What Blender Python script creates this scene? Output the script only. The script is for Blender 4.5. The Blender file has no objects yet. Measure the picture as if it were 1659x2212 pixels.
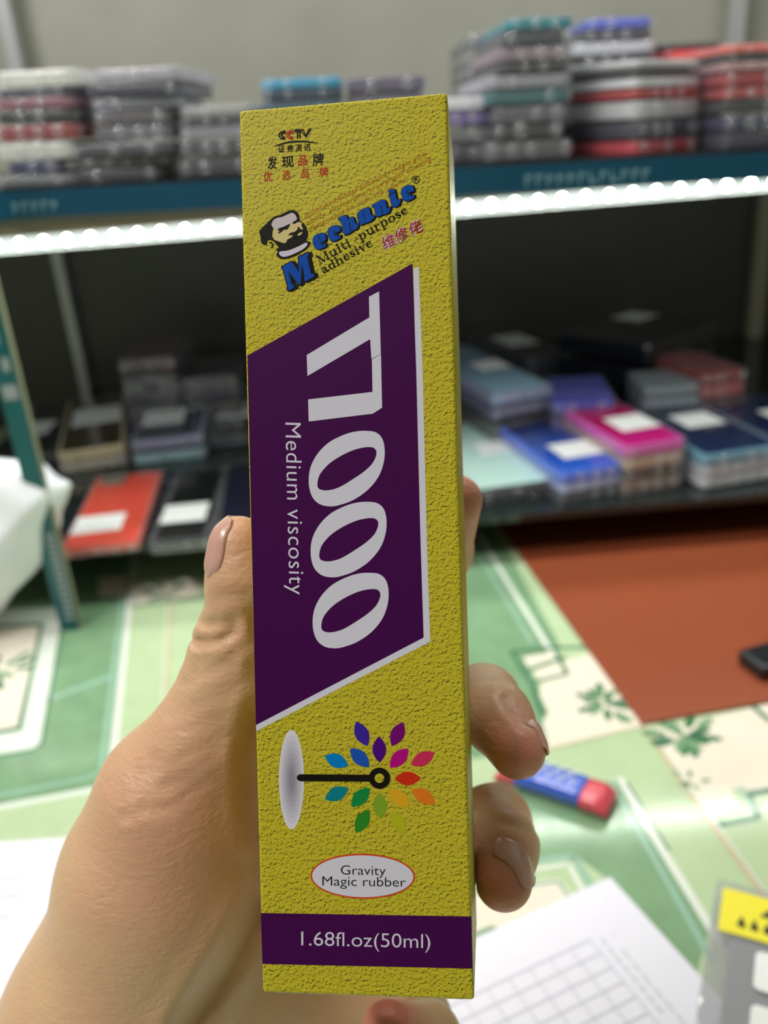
import bpy, bmesh, math, random
import numpy as np
from mathutils import Vector, Matrix
random.seed(7)
S = bpy.context.scene
COL = S.collection

# ------------------------------------------------------------------ camera model (used for placing things on real planes)
FPX, CX, CY = 1900.0, 829.5, 1106.0
PITCH, ROLL = math.radians(23.47), math.radians(-4.70)
EYE = Vector((0, 0, 1.135))
DESK, SHELF = -0.385, -0.334            # heights below the eye
Fv = Vector((0, math.cos(PITCH), -math.sin(PITCH)))
R0 = Vector((1, 0, 0)); U0 = R0.cross(Fv)
Rv = R0*math.cos(ROLL) + U0*math.sin(ROLL)
Uv = U0*math.cos(ROLL) - R0*math.sin(ROLL)
def ray(x, y): return Fv + Rv*((x-CX)/FPX) - Uv*((y-CY)/FPX)
def P(x, y, d): return EYE + ray(x, y)*d
def hz(x, y, z):                       # on the horizontal plane z metres relative to the eye
    v = ray(x, y); return EYE + v*(z/v.z)
def hy(x, y, Y):                       # on the vertical plane at distance Y
    v = ray(x, y); return EYE + v*(Y/v.y)

# ------------------------------------------------------------------ materials
def lin(c):
    return tuple(((v/255)/12.92 if v/255 <= .04045 else ((v/255+.055)/1.055)**2.4) for v in c) + (1,)
MATS = {}
def mat(name, col, rough=.5, spec=.5, metal=0, coat=0, noise=0, nscale=60, bump=0, bscale=200, sss=0):
    if name in MATS: return MATS[name]
    m = bpy.data.materials.new(name); m.use_nodes = True; nt = m.node_tree; b = nt.nodes['Principled BSDF']
    b.inputs['Base Color'].default_value = lin(col); b.inputs['Roughness'].default_value = rough
    b.inputs['Specular IOR Level'].default_value = spec; b.inputs['Metallic'].default_value = metal
    b.inputs['Coat Weight'].default_value = coat; b.inputs['Coat Roughness'].default_value = .08
    if sss:
        b.inputs['Subsurface Weight'].default_value = sss
        b.inputs['Subsurface Radius'].default_value = (1, .35, .2); b.inputs['Subsurface Scale'].default_value = .003
    tc = nt.nodes.new('ShaderNodeTexCoord')
    nz = nt.nodes.new('ShaderNodeTexNoise'); nz.inputs['Scale'].default_value = nscale; nz.inputs['Detail'].default_value = 4
    nt.links.new(tc.outputs['Object'], nz.inputs['Vector'])
    mx = nt.nodes.new('ShaderNodeMix'); mx.data_type = 'RGBA'
    l = lin(col)
    mx.inputs[6].default_value = tuple(v*(1-noise) for v in l[:3])+(1,)
    mx.inputs[7].default_value = tuple(min(1, v*(1+noise)) for v in l[:3])+(1,)
    nt.links.new(nz.outputs['Fac'], mx.inputs[0]); nt.links.new(mx.outputs[2], b.inputs['Base Color'])
    if bump:
        n2 = nt.nodes.new('ShaderNodeTexNoise'); n2.inputs['Scale'].default_value = bscale; n2.inputs['Detail'].default_value = 3
        nt.links.new(tc.outputs['Object'], n2.inputs['Vector'])
        bp = nt.nodes.new('ShaderNodeBump'); bp.inputs['Strength'].default_value = bump; bp.inputs['Distance'].default_value = .002
        nt.links.new(n2.outputs['Fac'], bp.inputs['Height']); nt.links.new(bp.outputs[0], b.inputs['Normal'])
    MATS[name] = m; return m
def cmat(col, rough=.35, **k):          # one material per print or body colour
    return mat('colour_%d_%d_%d_r%d' % (*col, int(rough*100)), col, rough, noise=k.pop('noise', .04), **k)

def film_mat(name, haze=.12, col=(225, 225, 235), refl=.04):
    if name in MATS: return MATS[name]
    m = bpy.data.materials.new(name); m.use_nodes = True; nt = m.node_tree; nt.nodes.clear(); N = nt.nodes.new; K = nt.links.new
    tr = N('ShaderNodeBsdfTransparent'); df = N('ShaderNodeBsdfDiffuse'); df.inputs[0].default_value = lin(col)
    gl = N('ShaderNodeBsdfGlossy'); gl.inputs[0].default_value = (1, 1, 1, 1); gl.inputs['Roughness'].default_value = .05
    tc = N('ShaderNodeTexCoord'); nz = N('ShaderNodeTexNoise'); nz.inputs['Scale'].default_value = 70; K(tc.outputs['Object'], nz.inputs['Vector'])
    bp = N('ShaderNodeBump'); bp.inputs['Strength'].default_value = .2; bp.inputs['Distance'].default_value = .002
    K(nz.outputs['Fac'], bp.inputs['Height']); K(bp.outputs[0], gl.inputs['Normal'])
    fr = N('ShaderNodeLayerWeight'); fr.inputs['Blend'].default_value = .25
    ma = N('ShaderNodeMath'); ma.operation = 'MULTIPLY_ADD'; ma.inputs[1].default_value = .14; ma.inputs[2].default_value = refl; ma.use_clamp = True; K(fr.outputs['Fresnel'], ma.inputs[0])
    m1 = N('ShaderNodeMixShader'); m1.inputs[0].default_value = haze; K(tr.outputs[0], m1.inputs[1]); K(df.outputs[0], m1.inputs[2])
    m2 = N('ShaderNodeMixShader'); K(ma.outputs[0], m2.inputs[0]); K(m1.outputs[0], m2.inputs[1]); K(gl.outputs[0], m2.inputs[2])
    o = N('ShaderNodeOutputMaterial'); K(m2.outputs[0], o.inputs[0]); MATS[name] = m; return m
def emit_mat(name, col, st):
    m = bpy.data.materials.new(name); m.use_nodes = True; nt = m.node_tree; nt.nodes.clear()
    e = nt.nodes.new('ShaderNodeEmission'); e.inputs[0].default_value = lin(col); e.inputs[1].default_value = st
    o = nt.nodes.new('ShaderNodeOutputMaterial'); nt.links.new(e.outputs[0], o.inputs[0]); return m

# ------------------------------------------------------------------ object helpers
def empty(name, loc, label=None, cat=None, group=None, M=None):
    o = bpy.data.objects.new(name, None); COL.objects.link(o); o.empty_display_size = .01
    o.matrix_world = M if M is not None else Matrix.Translation(loc)
    tag(o, label, cat, group); return o
def tag(o, label=None, cat=None, group=None, kind=None):
    if label: o['label'] = label
    if cat: o['category'] = cat
    if group: o['group'] = group
    if kind: o['kind'] = kind
    return o
def mesh(name, verts, faces, mats, parent=None, idx=None, smooth=False, M=None):
    me = bpy.data.meshes.new(name); me.from_pydata([tuple(v) for v in verts], [], faces)
    for m in (mats if isinstance(mats, (list, tuple)) else [mats]): me.materials.append(m)
    if idx is not None: me.polygons.foreach_set('material_index', idx)
    if smooth: me.polygons.foreach_set('use_smooth', [True]*len(me.polygons))
    me.update()
    o = bpy.data.objects.new(name, me); COL.objects.link(o)
    if parent: o.parent = parent
    if M is not None: o.matrix_world = M
    return o
def bmobj(name, bm, m, parent=None, smooth=False, M=None):
    me = bpy.data.meshes.new(name); bm.to_mesh(me); bm.free()
    for x in (m if isinstance(m, (list, tuple)) else [m]): me.materials.append(x)
    if smooth: me.polygons.foreach_set('use_smooth', [True]*len(me.polygons))
    o = bpy.data.objects.new(name, me); COL.objects.link(o)
    if parent: o.parent = parent
    if M is not None: o.matrix_local = M
    return o
def bm_box(bm, x0, x1, y0, y1, z0, z1, bev=0, seg=2):
    r = bmesh.ops.create_cube(bm, size=1)['verts']
    for v in r:
        v.co = Vector(((x0+x1)/2+v.co.x*(x1-x0), (y0+y1)/2+v.co.y*(y1-y0), (z0+z1)/2+v.co.z*(z1-z0)))
    if bev:
        es = list({e for v in r for e in v.link_edges})
        bmesh.ops.bevel(bm, geom=es, offset=bev, segments=seg, profile=.5, affect='EDGES')
def slab_bm(w, l, t, rc=.008, bev=.0012):           # rounded phone-like slab, origin front-left-bottom
    bm = bmesh.new(); pts = []
    for cx, cy, a0 in ((w-rc, rc, -90), (w-rc, l-rc, 0), (rc, l-rc, 90), (rc, rc, 180)):
        for k in range(6):
            a = math.radians(a0+k*18); pts.append((cx+rc*math.cos(a), cy+rc*math.sin(a)))
    b = [bm.verts.new((x, y, 0)) for x, y in pts]; f = bm.faces.new(b)
    r = bmesh.ops.extrude_face_region(bm, geom=[f]); vs = [g for g in r['geom'] if isinstance(g, bmesh.types.BMVert)]
    for v in vs: v.co.z = t
    bmesh.ops.recalc_face_normals(bm, faces=bm.faces)
    es = [e for e in bm.edges if abs(e.verts[0].co.z-e.verts[1].co.z) < 1e-6]
    bmesh.ops.bevel(bm, geom=es, offset=min(bev, t*.3), segments=2, profile=.5, affect='EDGES')
    return bm

# ------------------------------------------------------------------ the room
wallm = mat('wall_plaster', (158, 158, 146), .35, noise=.17, nscale=9, bump=.2, bscale=25)
def structure(name, o): o.name = name; o['kind'] = 'structure'; return o
def quadbox(name, x0, x1, y0, y1, z0, z1, m, parent=None, bev=0):
    bm = bmesh.new(); bm_box(bm, x0, x1, y0, y1, z0, z1, bev); return bmobj(name, bm, m, parent)
Z = EYE.z
WALLY = 1.36
structure('wall_back', quadbox('wall_back', -1.8, 1.8, WALLY, WALLY+.1, 0, 2.8, wallm))
structure('wall_left', quadbox('wall_left', -1.9, -1.8, -1.6, WALLY+.1, 0, 2.8, wallm))
structure('wall_right', quadbox('wall_right', 1.8, 1.9, -1.6, WALLY+.1, 0, 2.8, wallm))
structure('wall_front', quadbox('wall_front', -1.8, 1.8, -1.7, -1.6, 0, 2.8, wallm))
structure('floor', quadbox('floor', -1.8, 1.8, -1.6, WALLY, -.1, 0, mat('floor_tile', (150, 145, 135), .4, noise=.1)))
structure('ceiling', quadbox('ceiling', -1.8, 1.8, -1.6, WALLY, 2.8, 2.9, mat('ceiling_paint', (225, 225, 220), .7, noise=.03)))

# ------------------------------------------------------------------ the counter with its patterned tiles
def tri_poly(pts):                     # polygon triangulated, for layered flat colours
    bm = bmesh.new(); f = bm.faces.new([bm.verts.new((p[0], p[1], 0)) for p in pts]); f.normal_update()
    bmesh.ops.triangulate(bm, faces=[f]); bm.verts.index_update()
    vs = [tuple(v.co) for v in bm.verts]; fs = [[v.index for v in ff.verts] for ff in bm.faces]; bm.free(); return vs, fs
counter = empty('tiled_counter', (0, .4, 0), 'green patterned tile counter with cream flower panels under the hand and shelf', 'counter')
gm = lambda c, n=.1: mat('tile_%d_%d_%d' % c, c, .12, spec=.6, noise=n, nscale=45)
LG = gm((182, 202, 162)); MG = gm((124, 158, 122), .22); DG = gm((78, 122, 94), .15); TL = gm((148, 184, 164), .06); WH = gm((222, 228, 218), .04)
CR = gm((232, 222, 206), .05); GR = gm((196, 184, 150), .1); LF = gm((70, 124, 84), .2)
tmats = [LG, MG, DG, TL, WH, CR, GR, LF]
tv, tf, ti = [], [], []
def tpoly(pts, m, layer, world=False):
    z = Z+DESK+layer*.00006
    q = [(hz(x, y, DESK).x, hz(x, y, DESK).y) for x, y in pts] if not world else pts
    vs, fs = tri_poly(q); b = len(tv)
    for v in vs: tv.append((v[0], v[1], z))
    for f in fs:
        a, b1, c = [vs[i] for i in f[:3]]
        if (b1[0]-a[0])*(c[1]-a[1])-(b1[1]-a[1])*(c[0]-a[0]) < 0: f = f[::-1]
        tf.append([b+i for i in f]); ti.append(tmats.index(m))
def tline(a, c, wpx, m, layer):
    A, B = hz(*a, DESK), hz(*c, DESK); d = (B-A); n = Vector((-d.y, d.x, 0)).normalized()*wpx*.00017
    tpoly([(A+n)[:2], (A-n)[:2], (B-n)[:2], (B+n)[:2]], m, layer, True)
def tpath(pts, wpx, m, layer):
    for i in range(len(pts)-1): tline(pts[i], pts[i+1], wpx, m, layer)
# left-hand tile
tpoly([(-420, 1400), (-300, 1180), (290, 1130), (233, 1689), (215, 1699), (-260, 1790)], MG, 1)
tpath([(298, 1130), (238, 1692), (212, 1704), (-260, 1792)], 16, WH, 2)
tpath([(282, 1150), (218, 1668), (190, 1680), (-260, 1770)], 11, TL, 2)
tpoly([(-300, 1330), (145, 1310), (88, 1602), (74, 1616), (-300, 1680)], WH, 3)
tpath([(142, 1305), (90, 1606), (70, 1622), (-260, 1688)], 7, DG, 4)
tpoly([(-300, 1360), (96, 1346), (47, 1578), (-300, 1640)], DG, 4)
tpoly([(-300, 1368), (86, 1354), (37, 1570), (-300, 1628)], CR, 5)
tline((100, 1514), (238, 1462), 16, TL, 4)
tline((371, 1250), (352, 1680), 9, GR, 2)
tline((366, 1250), (340, 1700), 3, WH, 1)
# middle strip seen behind the shelf legs
tpoly([(285, 1268), (430, 1250), (432, 1285), (290, 1308)], CR, 4); tpoly([(212, 1250), (275, 1242), (270, 1285), (215, 1290)], CR, 4)
tpath([(280, 1312), (450, 1290)], 9, DG, 4)
# right-hand tile
tpoly([(960, 1120), (1060, 1120), (1215, 1405), (1135, 1428), (1190, 1540), (1180, 1614), (1020, 1640), (930, 1500)], MG, 1)
tpath([(1030, 1150), (1205, 1432)], 13, WH, 3); tpath([(1012, 1160), (1150, 1390)], 9, TL, 3)
tpoly([(1150, 1448), (1292, 1408), (1392, 1566), (1186, 1616), (1172, 1560), (1185, 1540), (1165, 1500), (1172, 1474)], CR, 3)
tpath([(1105, 1408), (1200, 1400), (1290, 1398)], 12, DG, 4); tpath([(1105, 1408), (1150, 1478), (1172, 1545)], 11, DG, 4)
tpath([(1140, 1450), (1222, 1418)], 9, DG, 5); tpath([(1200, 1410), (1226, 1456), (1155, 1474)], 10, DG, 5)
tpoly([(1130, 1420), (1190, 1410), (1200, 1424), (1140, 1440)], CR, 4)
tpath([(1178, 1620), (1385, 1570)], 5, GR, 5)
tpath([(1388, 1566), (1505, 1736), (1650, 1936), (1760, 2090)], 11, GR, 5)
tpath([(1398, 1566), (1515, 1736), (1660, 1936)], 4, WH, 5)
tpoly([(1404, 1578), (1760, 1500), (1800, 1760), (1700, 1715), (1578, 1702), (1600, 1745), (1530, 1768)], CR, 3)
tpath([(1534, 1786), (1640, 1766), (1616, 1716), (1760, 1690)], 13, DG, 4); tpath([(1600, 1700), (1628, 1760)], 6, TL, 5)
tpath([(1620, 1520), (1665, 1560)], 12, DG, 4)
tpoly([(1130, 1700), (1340, 1688), (1530, 2010), (1500, 2120), (1320, 1905), (1245, 1850), (1080, 1870), (1020, 1750)], MG, 2)
tpath([(1338, 1680), (1430, 1835), (1570, 2060)], 14, WH, 3); tpath([(1320, 1690), (1408, 1845), (1540, 2080)], 10, TL, 3)
tpath([(1354, 1690), (1446, 1838)], 5, DG, 4)
tpath([(1010, 1880), (1240, 1850), (1280, 1920)], 13, TL, 3); tpath([(1010, 1896), (1228, 1868), (1262, 1930)], 8, WH, 4)
tpoly([(990, 1930), (1205, 1898), (1250, 1945), (1180, 2000), (1010, 2060)], CR, 3); tpath([(1010, 1935), (1205, 1905), (1235, 1945)], 6, TL, 4)
tpoly([(990, 2030), (1060, 2000), (1100, 2010), (1040, 2060), (1000, 2070)], MG, 4)
def flower(cx, cy, s, n=11):
    c = hz(cx, cy, DESK); c = Vector((c.x, c.y)); rr = random.Random(cx)
    for k in range(n):
        a = k*2*math.pi/n+rr.uniform(-.3, .3); r = s*rr.uniform(.3, 1.0); d = Vector((math.cos(a), math.sin(a))); q = Vector((-d.y, d.x))
        ce = c+d*r; L, W = s*.34, s*.13
        tpoly([tuple(ce+d*L*math.cos(t)+q*W*math.sin(t)) for t in [j*math.pi/5 for j in range(10)]], (LF, DG, MG)[k % 3], 6+(k % 3), True)
flower(1308, 1520, .021, 17); flower(1475, 1592, .024, 17); flower(-5, 1450, .026, 15); flower(350, 1275, .02, 12); flower(1490, 1690, .01, 6)
bx = [(-1.2, -.25), (1.2, -.25), (1.2, WALLY-.002), (-1.2, WALLY-.002)]
tpoly(bx, LG, 0, True)
b = len(tv); zb = Z+DESK
for (x, y) in bx: tv.append((x, y, zb))
for (x, y) in bx: tv.append((x, y, zb-.03))
for i in range(4): tf.append([b+i, b+4+i, b+4+(i+1) % 4, b+(i+1) % 4]); ti.append(0)
tf.append([b+7, b+6, b+5, b+4]); ti.append(0)
mesh('tiled_top', tv, tf, tmats, counter, ti).matrix_parent_inverse = counter.matrix_world.inverted()
cb = quadbox('cabinet_body', -1.15, 1.15, -.18, WALLY-.01, .0, zb-.0305, mat('counter_base', (170, 175, 165), .5), counter)
cb.matrix_parent_inverse = counter.matrix_world.inverted()

# ------------------------------------------------------------------ display rack
FY = .735                                # distance of the shelves' front edges
rack = empty('display_rack', (0, FY, Z+DESK), 'two tier glass display rack on the counter with teal edges, shade-painted back and grey posts', 'display rack')
RI = rack.matrix_world.inverted()
def rackpart(o): o.parent = rack; o.matrix_parent_inverse = RI; return o
tealm = mat('teal_edge', (18, 92, 98), .3, noise=.12, nscale=20)
zc = lambda x, y, Y=FY: hy(x, y, Y).z
zb0, zt1, zt2, zt3 = zc(124, 402), zc(124, 421), zc(124, 467), zc(124, 504)
UPZ = zb0                                # top of upper shelf (it sags towards the right)
SAG = math.radians(1.6); SX0 = hy(124, 420, FY).x
def sag(o):
    for v in o.data.vertices: v.co.z -= (v.co.x-SX0)*math.tan(SAG)
    return o
rackpart(sag(quadbox('upper_shelf', -.95, .95, FY, WALLY-.02, zt1, zb0, mat('dark_shelf', (34, 38, 40), .25))))
rackpart(sag(quadbox('price_rail', -.95, .95, FY-.006, FY-.0005, zt2, zt1+.004, mat('blue_rail', (8, 70, 98), .35, noise=.2, nscale=8))))
rackpart(quadbox('rail_channel', -.95, .95, FY-.0004, FY+.012, zt3, zt2-.0002, mat('beige_channel', (118, 106, 88), .5, noise=.08)))
rackpart(quadbox('lower_shelf', -.43, .95, FY+.003, WALLY-.02, Z+SHELF-.007, Z+SHELF, mat('dark_glass', (30, 38, 38), .08, spec=.7)))
rackpart(quadbox('shade_panel', -.95, .95, WALLY-.018, WALLY-.006, Z+DESK, zt1-.036, mat('painted_shade', (60, 60, 54), .4, noise=.2, nscale=14)))  # added panel, its dark colour stands in for shade below the upper shelf
greym = mat('grey_post', (178, 180, 180), .3, metal=.2)
def vpost(name, px, py, Y, w, dpt, z0, z1, m):
    c = hy(px, py, Y); bm = bmesh.new(); bm_box(bm, c.x-w/2, c.x+w/2, Y-dpt/2, Y+dpt/2, z0, z1, .001)
    return rackpart(bmobj(name, bm, m))
vpost('back_post', 151, 670, WALLY-.03, .014, .02, Z+DESK, zt1-.038, greym)
vpost('back_post', 28, 100, WALLY-.03, .018, .02, UPZ+.0125, 2.1, greym)
vpost('back_post', 1590, 60, WALLY-.03, .018, .02, UPZ-.006, 2.1, greym)
vpost('back_post', 1628, 700, WALLY-.03, .022, .02, Z+DESK, zt1-.038, mat('beige_post', (150, 146, 128), .4))
fp = hz(152, 1362, DESK)
tp = quadbox('front_post', fp.x-.0085, fp.x+.0075, fp.y, fp.y+.006, Z+DESK, Z+.05, tealm); rackpart(tp)
rackpart(quadbox('post_edge_trim', fp.x+.0076, fp.x+.0096, fp.y+.001, fp.y+.006, Z+DESK+.0, Z+.05, mat('trim_beige', (138, 142, 118), .4)))
# pale printed marks on the teal post and the blue rail (blurred lettering in the photo)
lv, lf = [], []
def mark(x0, x1, z0, z1, y):
    b = len(lv); lv.extend([(x0, y, z0), (x1, y, z0), (x1, y, z1), (x0, y, z1)]); lf.append([b, b+1, b+2, b+3])
for py0, py1, a, c2 in ((700, 740, -.4, .1), (770, 800, -.1, .4), (830, 862, -.5, .5)):
    mark(fp.x+.0075*a*1.6, fp.x+.0075*c2*1.6, zc(40, py1, fp.y), zc(40, py0, fp.y), fp.y-.0002)
for k in range(13):
    zz = zc(140, 1150+k*15, fp.y); mark(fp.x-.0005, fp.x+.0062, zz-.0042, zz, fp.y-.0002)
rackpart(mesh('post_lettering', lv[:12], lf[:3], mat('pale_print', (150, 158, 160), .4)))
rackpart(mesh('post_print', lv[12:], [[i-12 for i in f] for f in lf[3:]], MATS['pale_print']))
lv, lf = [], []
def railmarks(xa, xb, n, ya, ybb):
    r = random.Random(n)
    for k in range(n):
        x = xa+(xb-xa)*k/n; w = (xb-xa)/n*.6
        A = hy(x, ya, FY-.0065); Bx = hy(x+w, ya, FY-.0065).x; zlo = hy(x, ybb, FY-.0065).z
        zl, zh = zt2+.004, zt1-.003
        mark(A.x, A.x+(Bx-A.x)*.35, zl, zh, FY-.0064)
        zm = r.choice((zl, zh-.003, (zl+zh)/2)); mark(A.x, Bx, zm, zm+.003, FY-.00645)
for q in ((22, 128, 5, 425, 465), (1135, 1412, 12, 365, 400)):
    lv, lf = [], []; railmarks(*q); rackpart(sag(mesh('rail_lettering', lv, lf, mat('rail_print', (110, 150, 165), .4))))

# LED strip under the front of the upper shelf
ly = FY+.002
led = rackpart(quadbox('led_strip', -.94, .94, ly+.002, ly+.006, zt3-.0125, zt3-.0005, mat('strip_white', (235, 240, 235), .5)))
quadbox('diffuser', -.94, .94, ly+.0002, ly+.0018, zt3-.0115, zt3-.0005, emit_mat('diffuser_glow', (225, 240, 228), 1.2), led)
led['label'] = 'bright white led strip'
lm = emit_mat('led_glow', (245, 255, 235), 120)
bm = bmesh.new(); bmesh.ops.create_uvsphere(bm, u_segments=10, v_segments=6, radius=.0036)
for v in bm.verts: v.co.y *= .5
ledo = bmobj('led', bm, lm, led, True)
zl = zt3-.0055
n = 0; x = -.44
while x < .46:
    o = ledo if n == 0 else ledo.copy()
    if n: COL.objects.link(o); o.parent = led
    o.location = Vector((x, ly-.0015, zl)); x += .0188; n += 1

# ------------------------------------------------------------------ phone packs
film = film_mat('clear_bubble_film', .01, refl=.02); hazefilm = film_mat('hazy_bubble_film', .03, refl=.03); bubblem = film_mat('bubble_dome', .09, refl=.07)  # domes get a pale diffuse white in place of bright glints
def bubble_sleeve(w, l, t, seed, par, m, top=True):
    r = random.Random(seed); bm = slab_bm(w+.004, l+.004, t+.0004, .006, .001)
    bmesh.ops.translate(bm, verts=bm.verts, vec=(-.002, -.002, -.0002))
    bm.faces.ensure_lookup_table(); n0 = len(bm.faces); sp = .0145
    def dome(c, nrm, rad):
        s = bmesh.ops.create_uvsphere(bm, u_segments=10, v_segments=6, radius=rad)['verts']
        for v in s:
            k = v.co.dot(nrm); v.co = v.co - nrm*k*.55 + c
    x = .006
    while x < w-.002:
        if r.random() < .6: dome(Vector((x+r.uniform(-.001, .001), -.002, t*.5)), Vector((0, 1, 0)), min(.0052, t*.46))
        x += sp
    y = .006
    while y < l-.002:
        if r.random() < .5: dome(Vector((w+.0018, y, t*.5)), Vector((1, 0, 0)), min(.0035, t*.4))
        y += sp*1.6
    bm.faces.ensure_lookup_table()
    for f in bm.faces[n0:]: f.material_index = 1
    return bmobj('bubble_sleeve', bm, [m, bubblem], par, True)
def sticker(par, x, y, z, w, h, a=0):
    bm = bmesh.new(); bm_box(bm, -w/2, w/2, -h/2, h/2, 0, .0003)
    bmesh.ops.rotate(bm, verts=bm.verts, cent=(0, 0, 0), matrix=Matrix.Rotation(a, 3, 'Z'))
    bmesh.ops.translate(bm, verts=bm.verts, vec=(x, y, z))
    s = bmobj('price_sticker', bm, mat('sticker_paper', (238, 240, 240), .5), par)
    r = random.Random(int(abs(x*1e5)))                     # faint printed line on the sticker, too blurred to read
    return s
def pack(M, w, l, t, col, label, group, sleeve=1, seed=0, rough=.25, name='wrapped_phone_panel'):
    root = empty(name, None, label, 'phone panel', group, M=M)
    bm = slab_bm(w, l, t*.86, .008, .001); bmesh.ops.translate(bm, verts=bm.verts, vec=(0, 0, t*.05))
    body = bmobj('panel', bm, cmat(col, rough), root)
    if sleeve: bubble_sleeve(w, l, t*.96, seed, root, film if sleeve == 1 else hazefilm)
    return root
ORD = ['top', 'second', 'third', 'fourth', 'fifth', 'sixth', 'seventh', 'eighth', 'ninth', 'tenth']
def stack(px0, px1, ybot, layers, Y, L, where, base=None, rot=0):
    """layers from the bottom: (y_top_pixel, colour, colour word, sleeve, dx0, dx1, drot)"""
    xm = (px0+px1)/2; z = UPZ if base is None else base; n = len(layers)
    y0 = ybot
    for k, la in enumerate(layers):
        yt, c, cw, sl = la[:4]; dx0, dx1, dr = (la[4:]+(0, 0, 0))[:3] if len(la) > 4 else (0, 0, 0)
        t = hy(xm, yt, Y).z-hy(xm, y0, Y).z
        a = hy(px0+dx0, (yt+y0)/2, Y); b2 = hy(px1+dx1, (yt+y0)/2, Y); w = b2.x-a.x
        sg = SAG if base is None else 0; M = Matrix.Translation((a.x, Y, z-(a.x-SX0)*math.tan(sg))) @ Matrix.Rotation(sg, 4, 'Y') @ Matrix.Rotation(math.radians(rot+dr), 4, 'Z')
        pos = ORD[n-1-k] if k else 'bottom'
        if n == 1: lab = '%s bubble-wrapped phone panel %s' % (cw, where)
        elif k == n-1: lab = '%s wrapped panel on top of the %s' % (cw, where)
        elif k == 0: lab = '%s wrapped panel at the bottom of the %s' % (cw, where)
        else: lab = '%s wrapped panel, %s from top of the %s' % (cw, pos, where)
        pack(M, w, L, t, c, lab, 'bubble-wrapped panels on the upper shelf' if base is None else 'stacked phone panels on the lower shelf', sl, seed=int(px0)*10+k)
        z += t+.0003; y0 = yt
NV, BK, RD, WT, GY, LV = (28, 28, 66), (24, 25, 30), (150, 30, 38), (226, 226, 220), (96, 98, 108), (150, 148, 168)
UY = FY+.02
stack(-12, 160, 396, [(372, (120, 122, 124), 'clear grey', 2), (340, (20, 22, 90), 'royal blue', 1, 25, -25), (300, WT, 'white', 2), (262, RD, 'red', 1, 0, 8), (232, BK, 'black', 1),
      (205, (150, 90, 112), 'pinkish red', 1), (188, NV, 'navy', 1), (148, WT, 'white', 2, 0, 4)], UY, .15, 'far left upper stack', rot=-3)
stack(142, 372, 392, [(362, (40, 40, 54), 'dark slate', 1, 10, -30), (338, (84, 78, 86), 'dull brown-grey', 1, -5, 0, 4), (308, (52, 52, 66), 'charcoal', 2, 10, -5, -3),
      (272, (100, 98, 112), 'mid grey', 2, 62, -2), (240, (92, 86, 96), 'plum grey', 2, 60, -4), (214, (130, 132, 150), 'pale grey', 2, 55, 10), (184, (36, 38, 64), 'dark navy', 1, 50, 10, -4), (152, (170, 168, 178), 'silver', 2, 55, 18, -4)],
      UY, .14, 'leaning second stack from the left')
stack(388, 545, 385, [(340, (52, 52, 64), 'dark grey', 1), (300, (60, 60, 72), 'slate', 1), (276, (150, 150, 165), 'pale lilac', 2), (258, (66, 70, 80), 'steel grey', 1), (232, (165, 165, 168), 'light silver', 2)],
      UY, .15, 'low stack left of the yellow box')
stack(566, 738, 380, [(330, (40, 42, 50), 'black', 1), (280, (60, 62, 72), 'grey', 1), (226, (12, 74, 96), 'dark teal', 1), (206, (14, 60, 84), 'deep blue', 1), (182, (20, 150, 190), 'bright cyan', 1)],
      UY+.03, .14, 'cyan-topped stack behind the box')
stack(752, 920, 380, [(330, (60, 58, 70), 'slate', 1), (280, (44, 44, 50), 'charcoal', 1), (225, (100, 96, 112), 'grey', 1), (188, (92, 84, 108), 'dusky purple', 1)],
      UY+.04, .14, 'purple-topped stack behind the box')
stack(930, 1060, 372, [(330, (50, 48, 66), 'dark', 1), (295, (126, 128, 130), 'grey', 2), (262, (110, 84, 160), 'violet', 1), (232, (228, 226, 232), 'white', 2)], UY+.02, .14, 'short stack just right of the box')
stack(1008, 1110, 340, [(250, (104, 116, 110), 'grey-green', 1), (215, (84, 96, 92), 'dark green-grey', 1), (175, (110, 118, 112), 'sage grey', 1), (140, (90, 98, 94), 'smoky grey', 1), (105, (120, 124, 118), 'light sage', 1), (74, (106, 112, 106), 'dull olive grey', 1)],
      UY+.12, .15, 'plain grey-green stack at the back')
stack(1052, 1232, 368, [(322, (100, 98, 102), 'grey', 2), (288, (44, 42, 50), 'black', 1, 15, -20), (250, (94, 92, 104), 'dim grey', 2, 15, -5), (216, (44, 104, 112), 'green-blue', 1), (185, (160, 160, 172), 'silver', 2),
      (160, (50, 50, 60), 'dark grey', 1, 25, 0), (128, (140, 122, 136), 'pinkish grey', 2, 20, 0), (95, (62, 64, 76), 'slate', 1, 35, 0), (68, (16, 128, 142), 'bright teal', 1, 45, 8)], UY, .15, 'tall teal-topped stack', rot=2)
stack(1242, 1415, 338, [(300, (120, 120, 128), 'mid grey', 1), (262, (60, 62, 70), 'charcoal', 1), (225, (140, 140, 146), 'clear grey', 1), (190, (90, 92, 100), 'slate', 1), (160, (150, 152, 158), 'silver', 2), (132, (40, 44, 50), 'black', 1, 18, -5), (104, (190, 192, 198), 'white-grey', 2), (80, (36, 38, 56), 'dark navy', 1, 20, -5), (56, (72, 92, 190), 'blue', 1, 24, -6)],
      UY+.1, .14, 'blue-topped stack behind the slanted pile', base=None)
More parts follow.
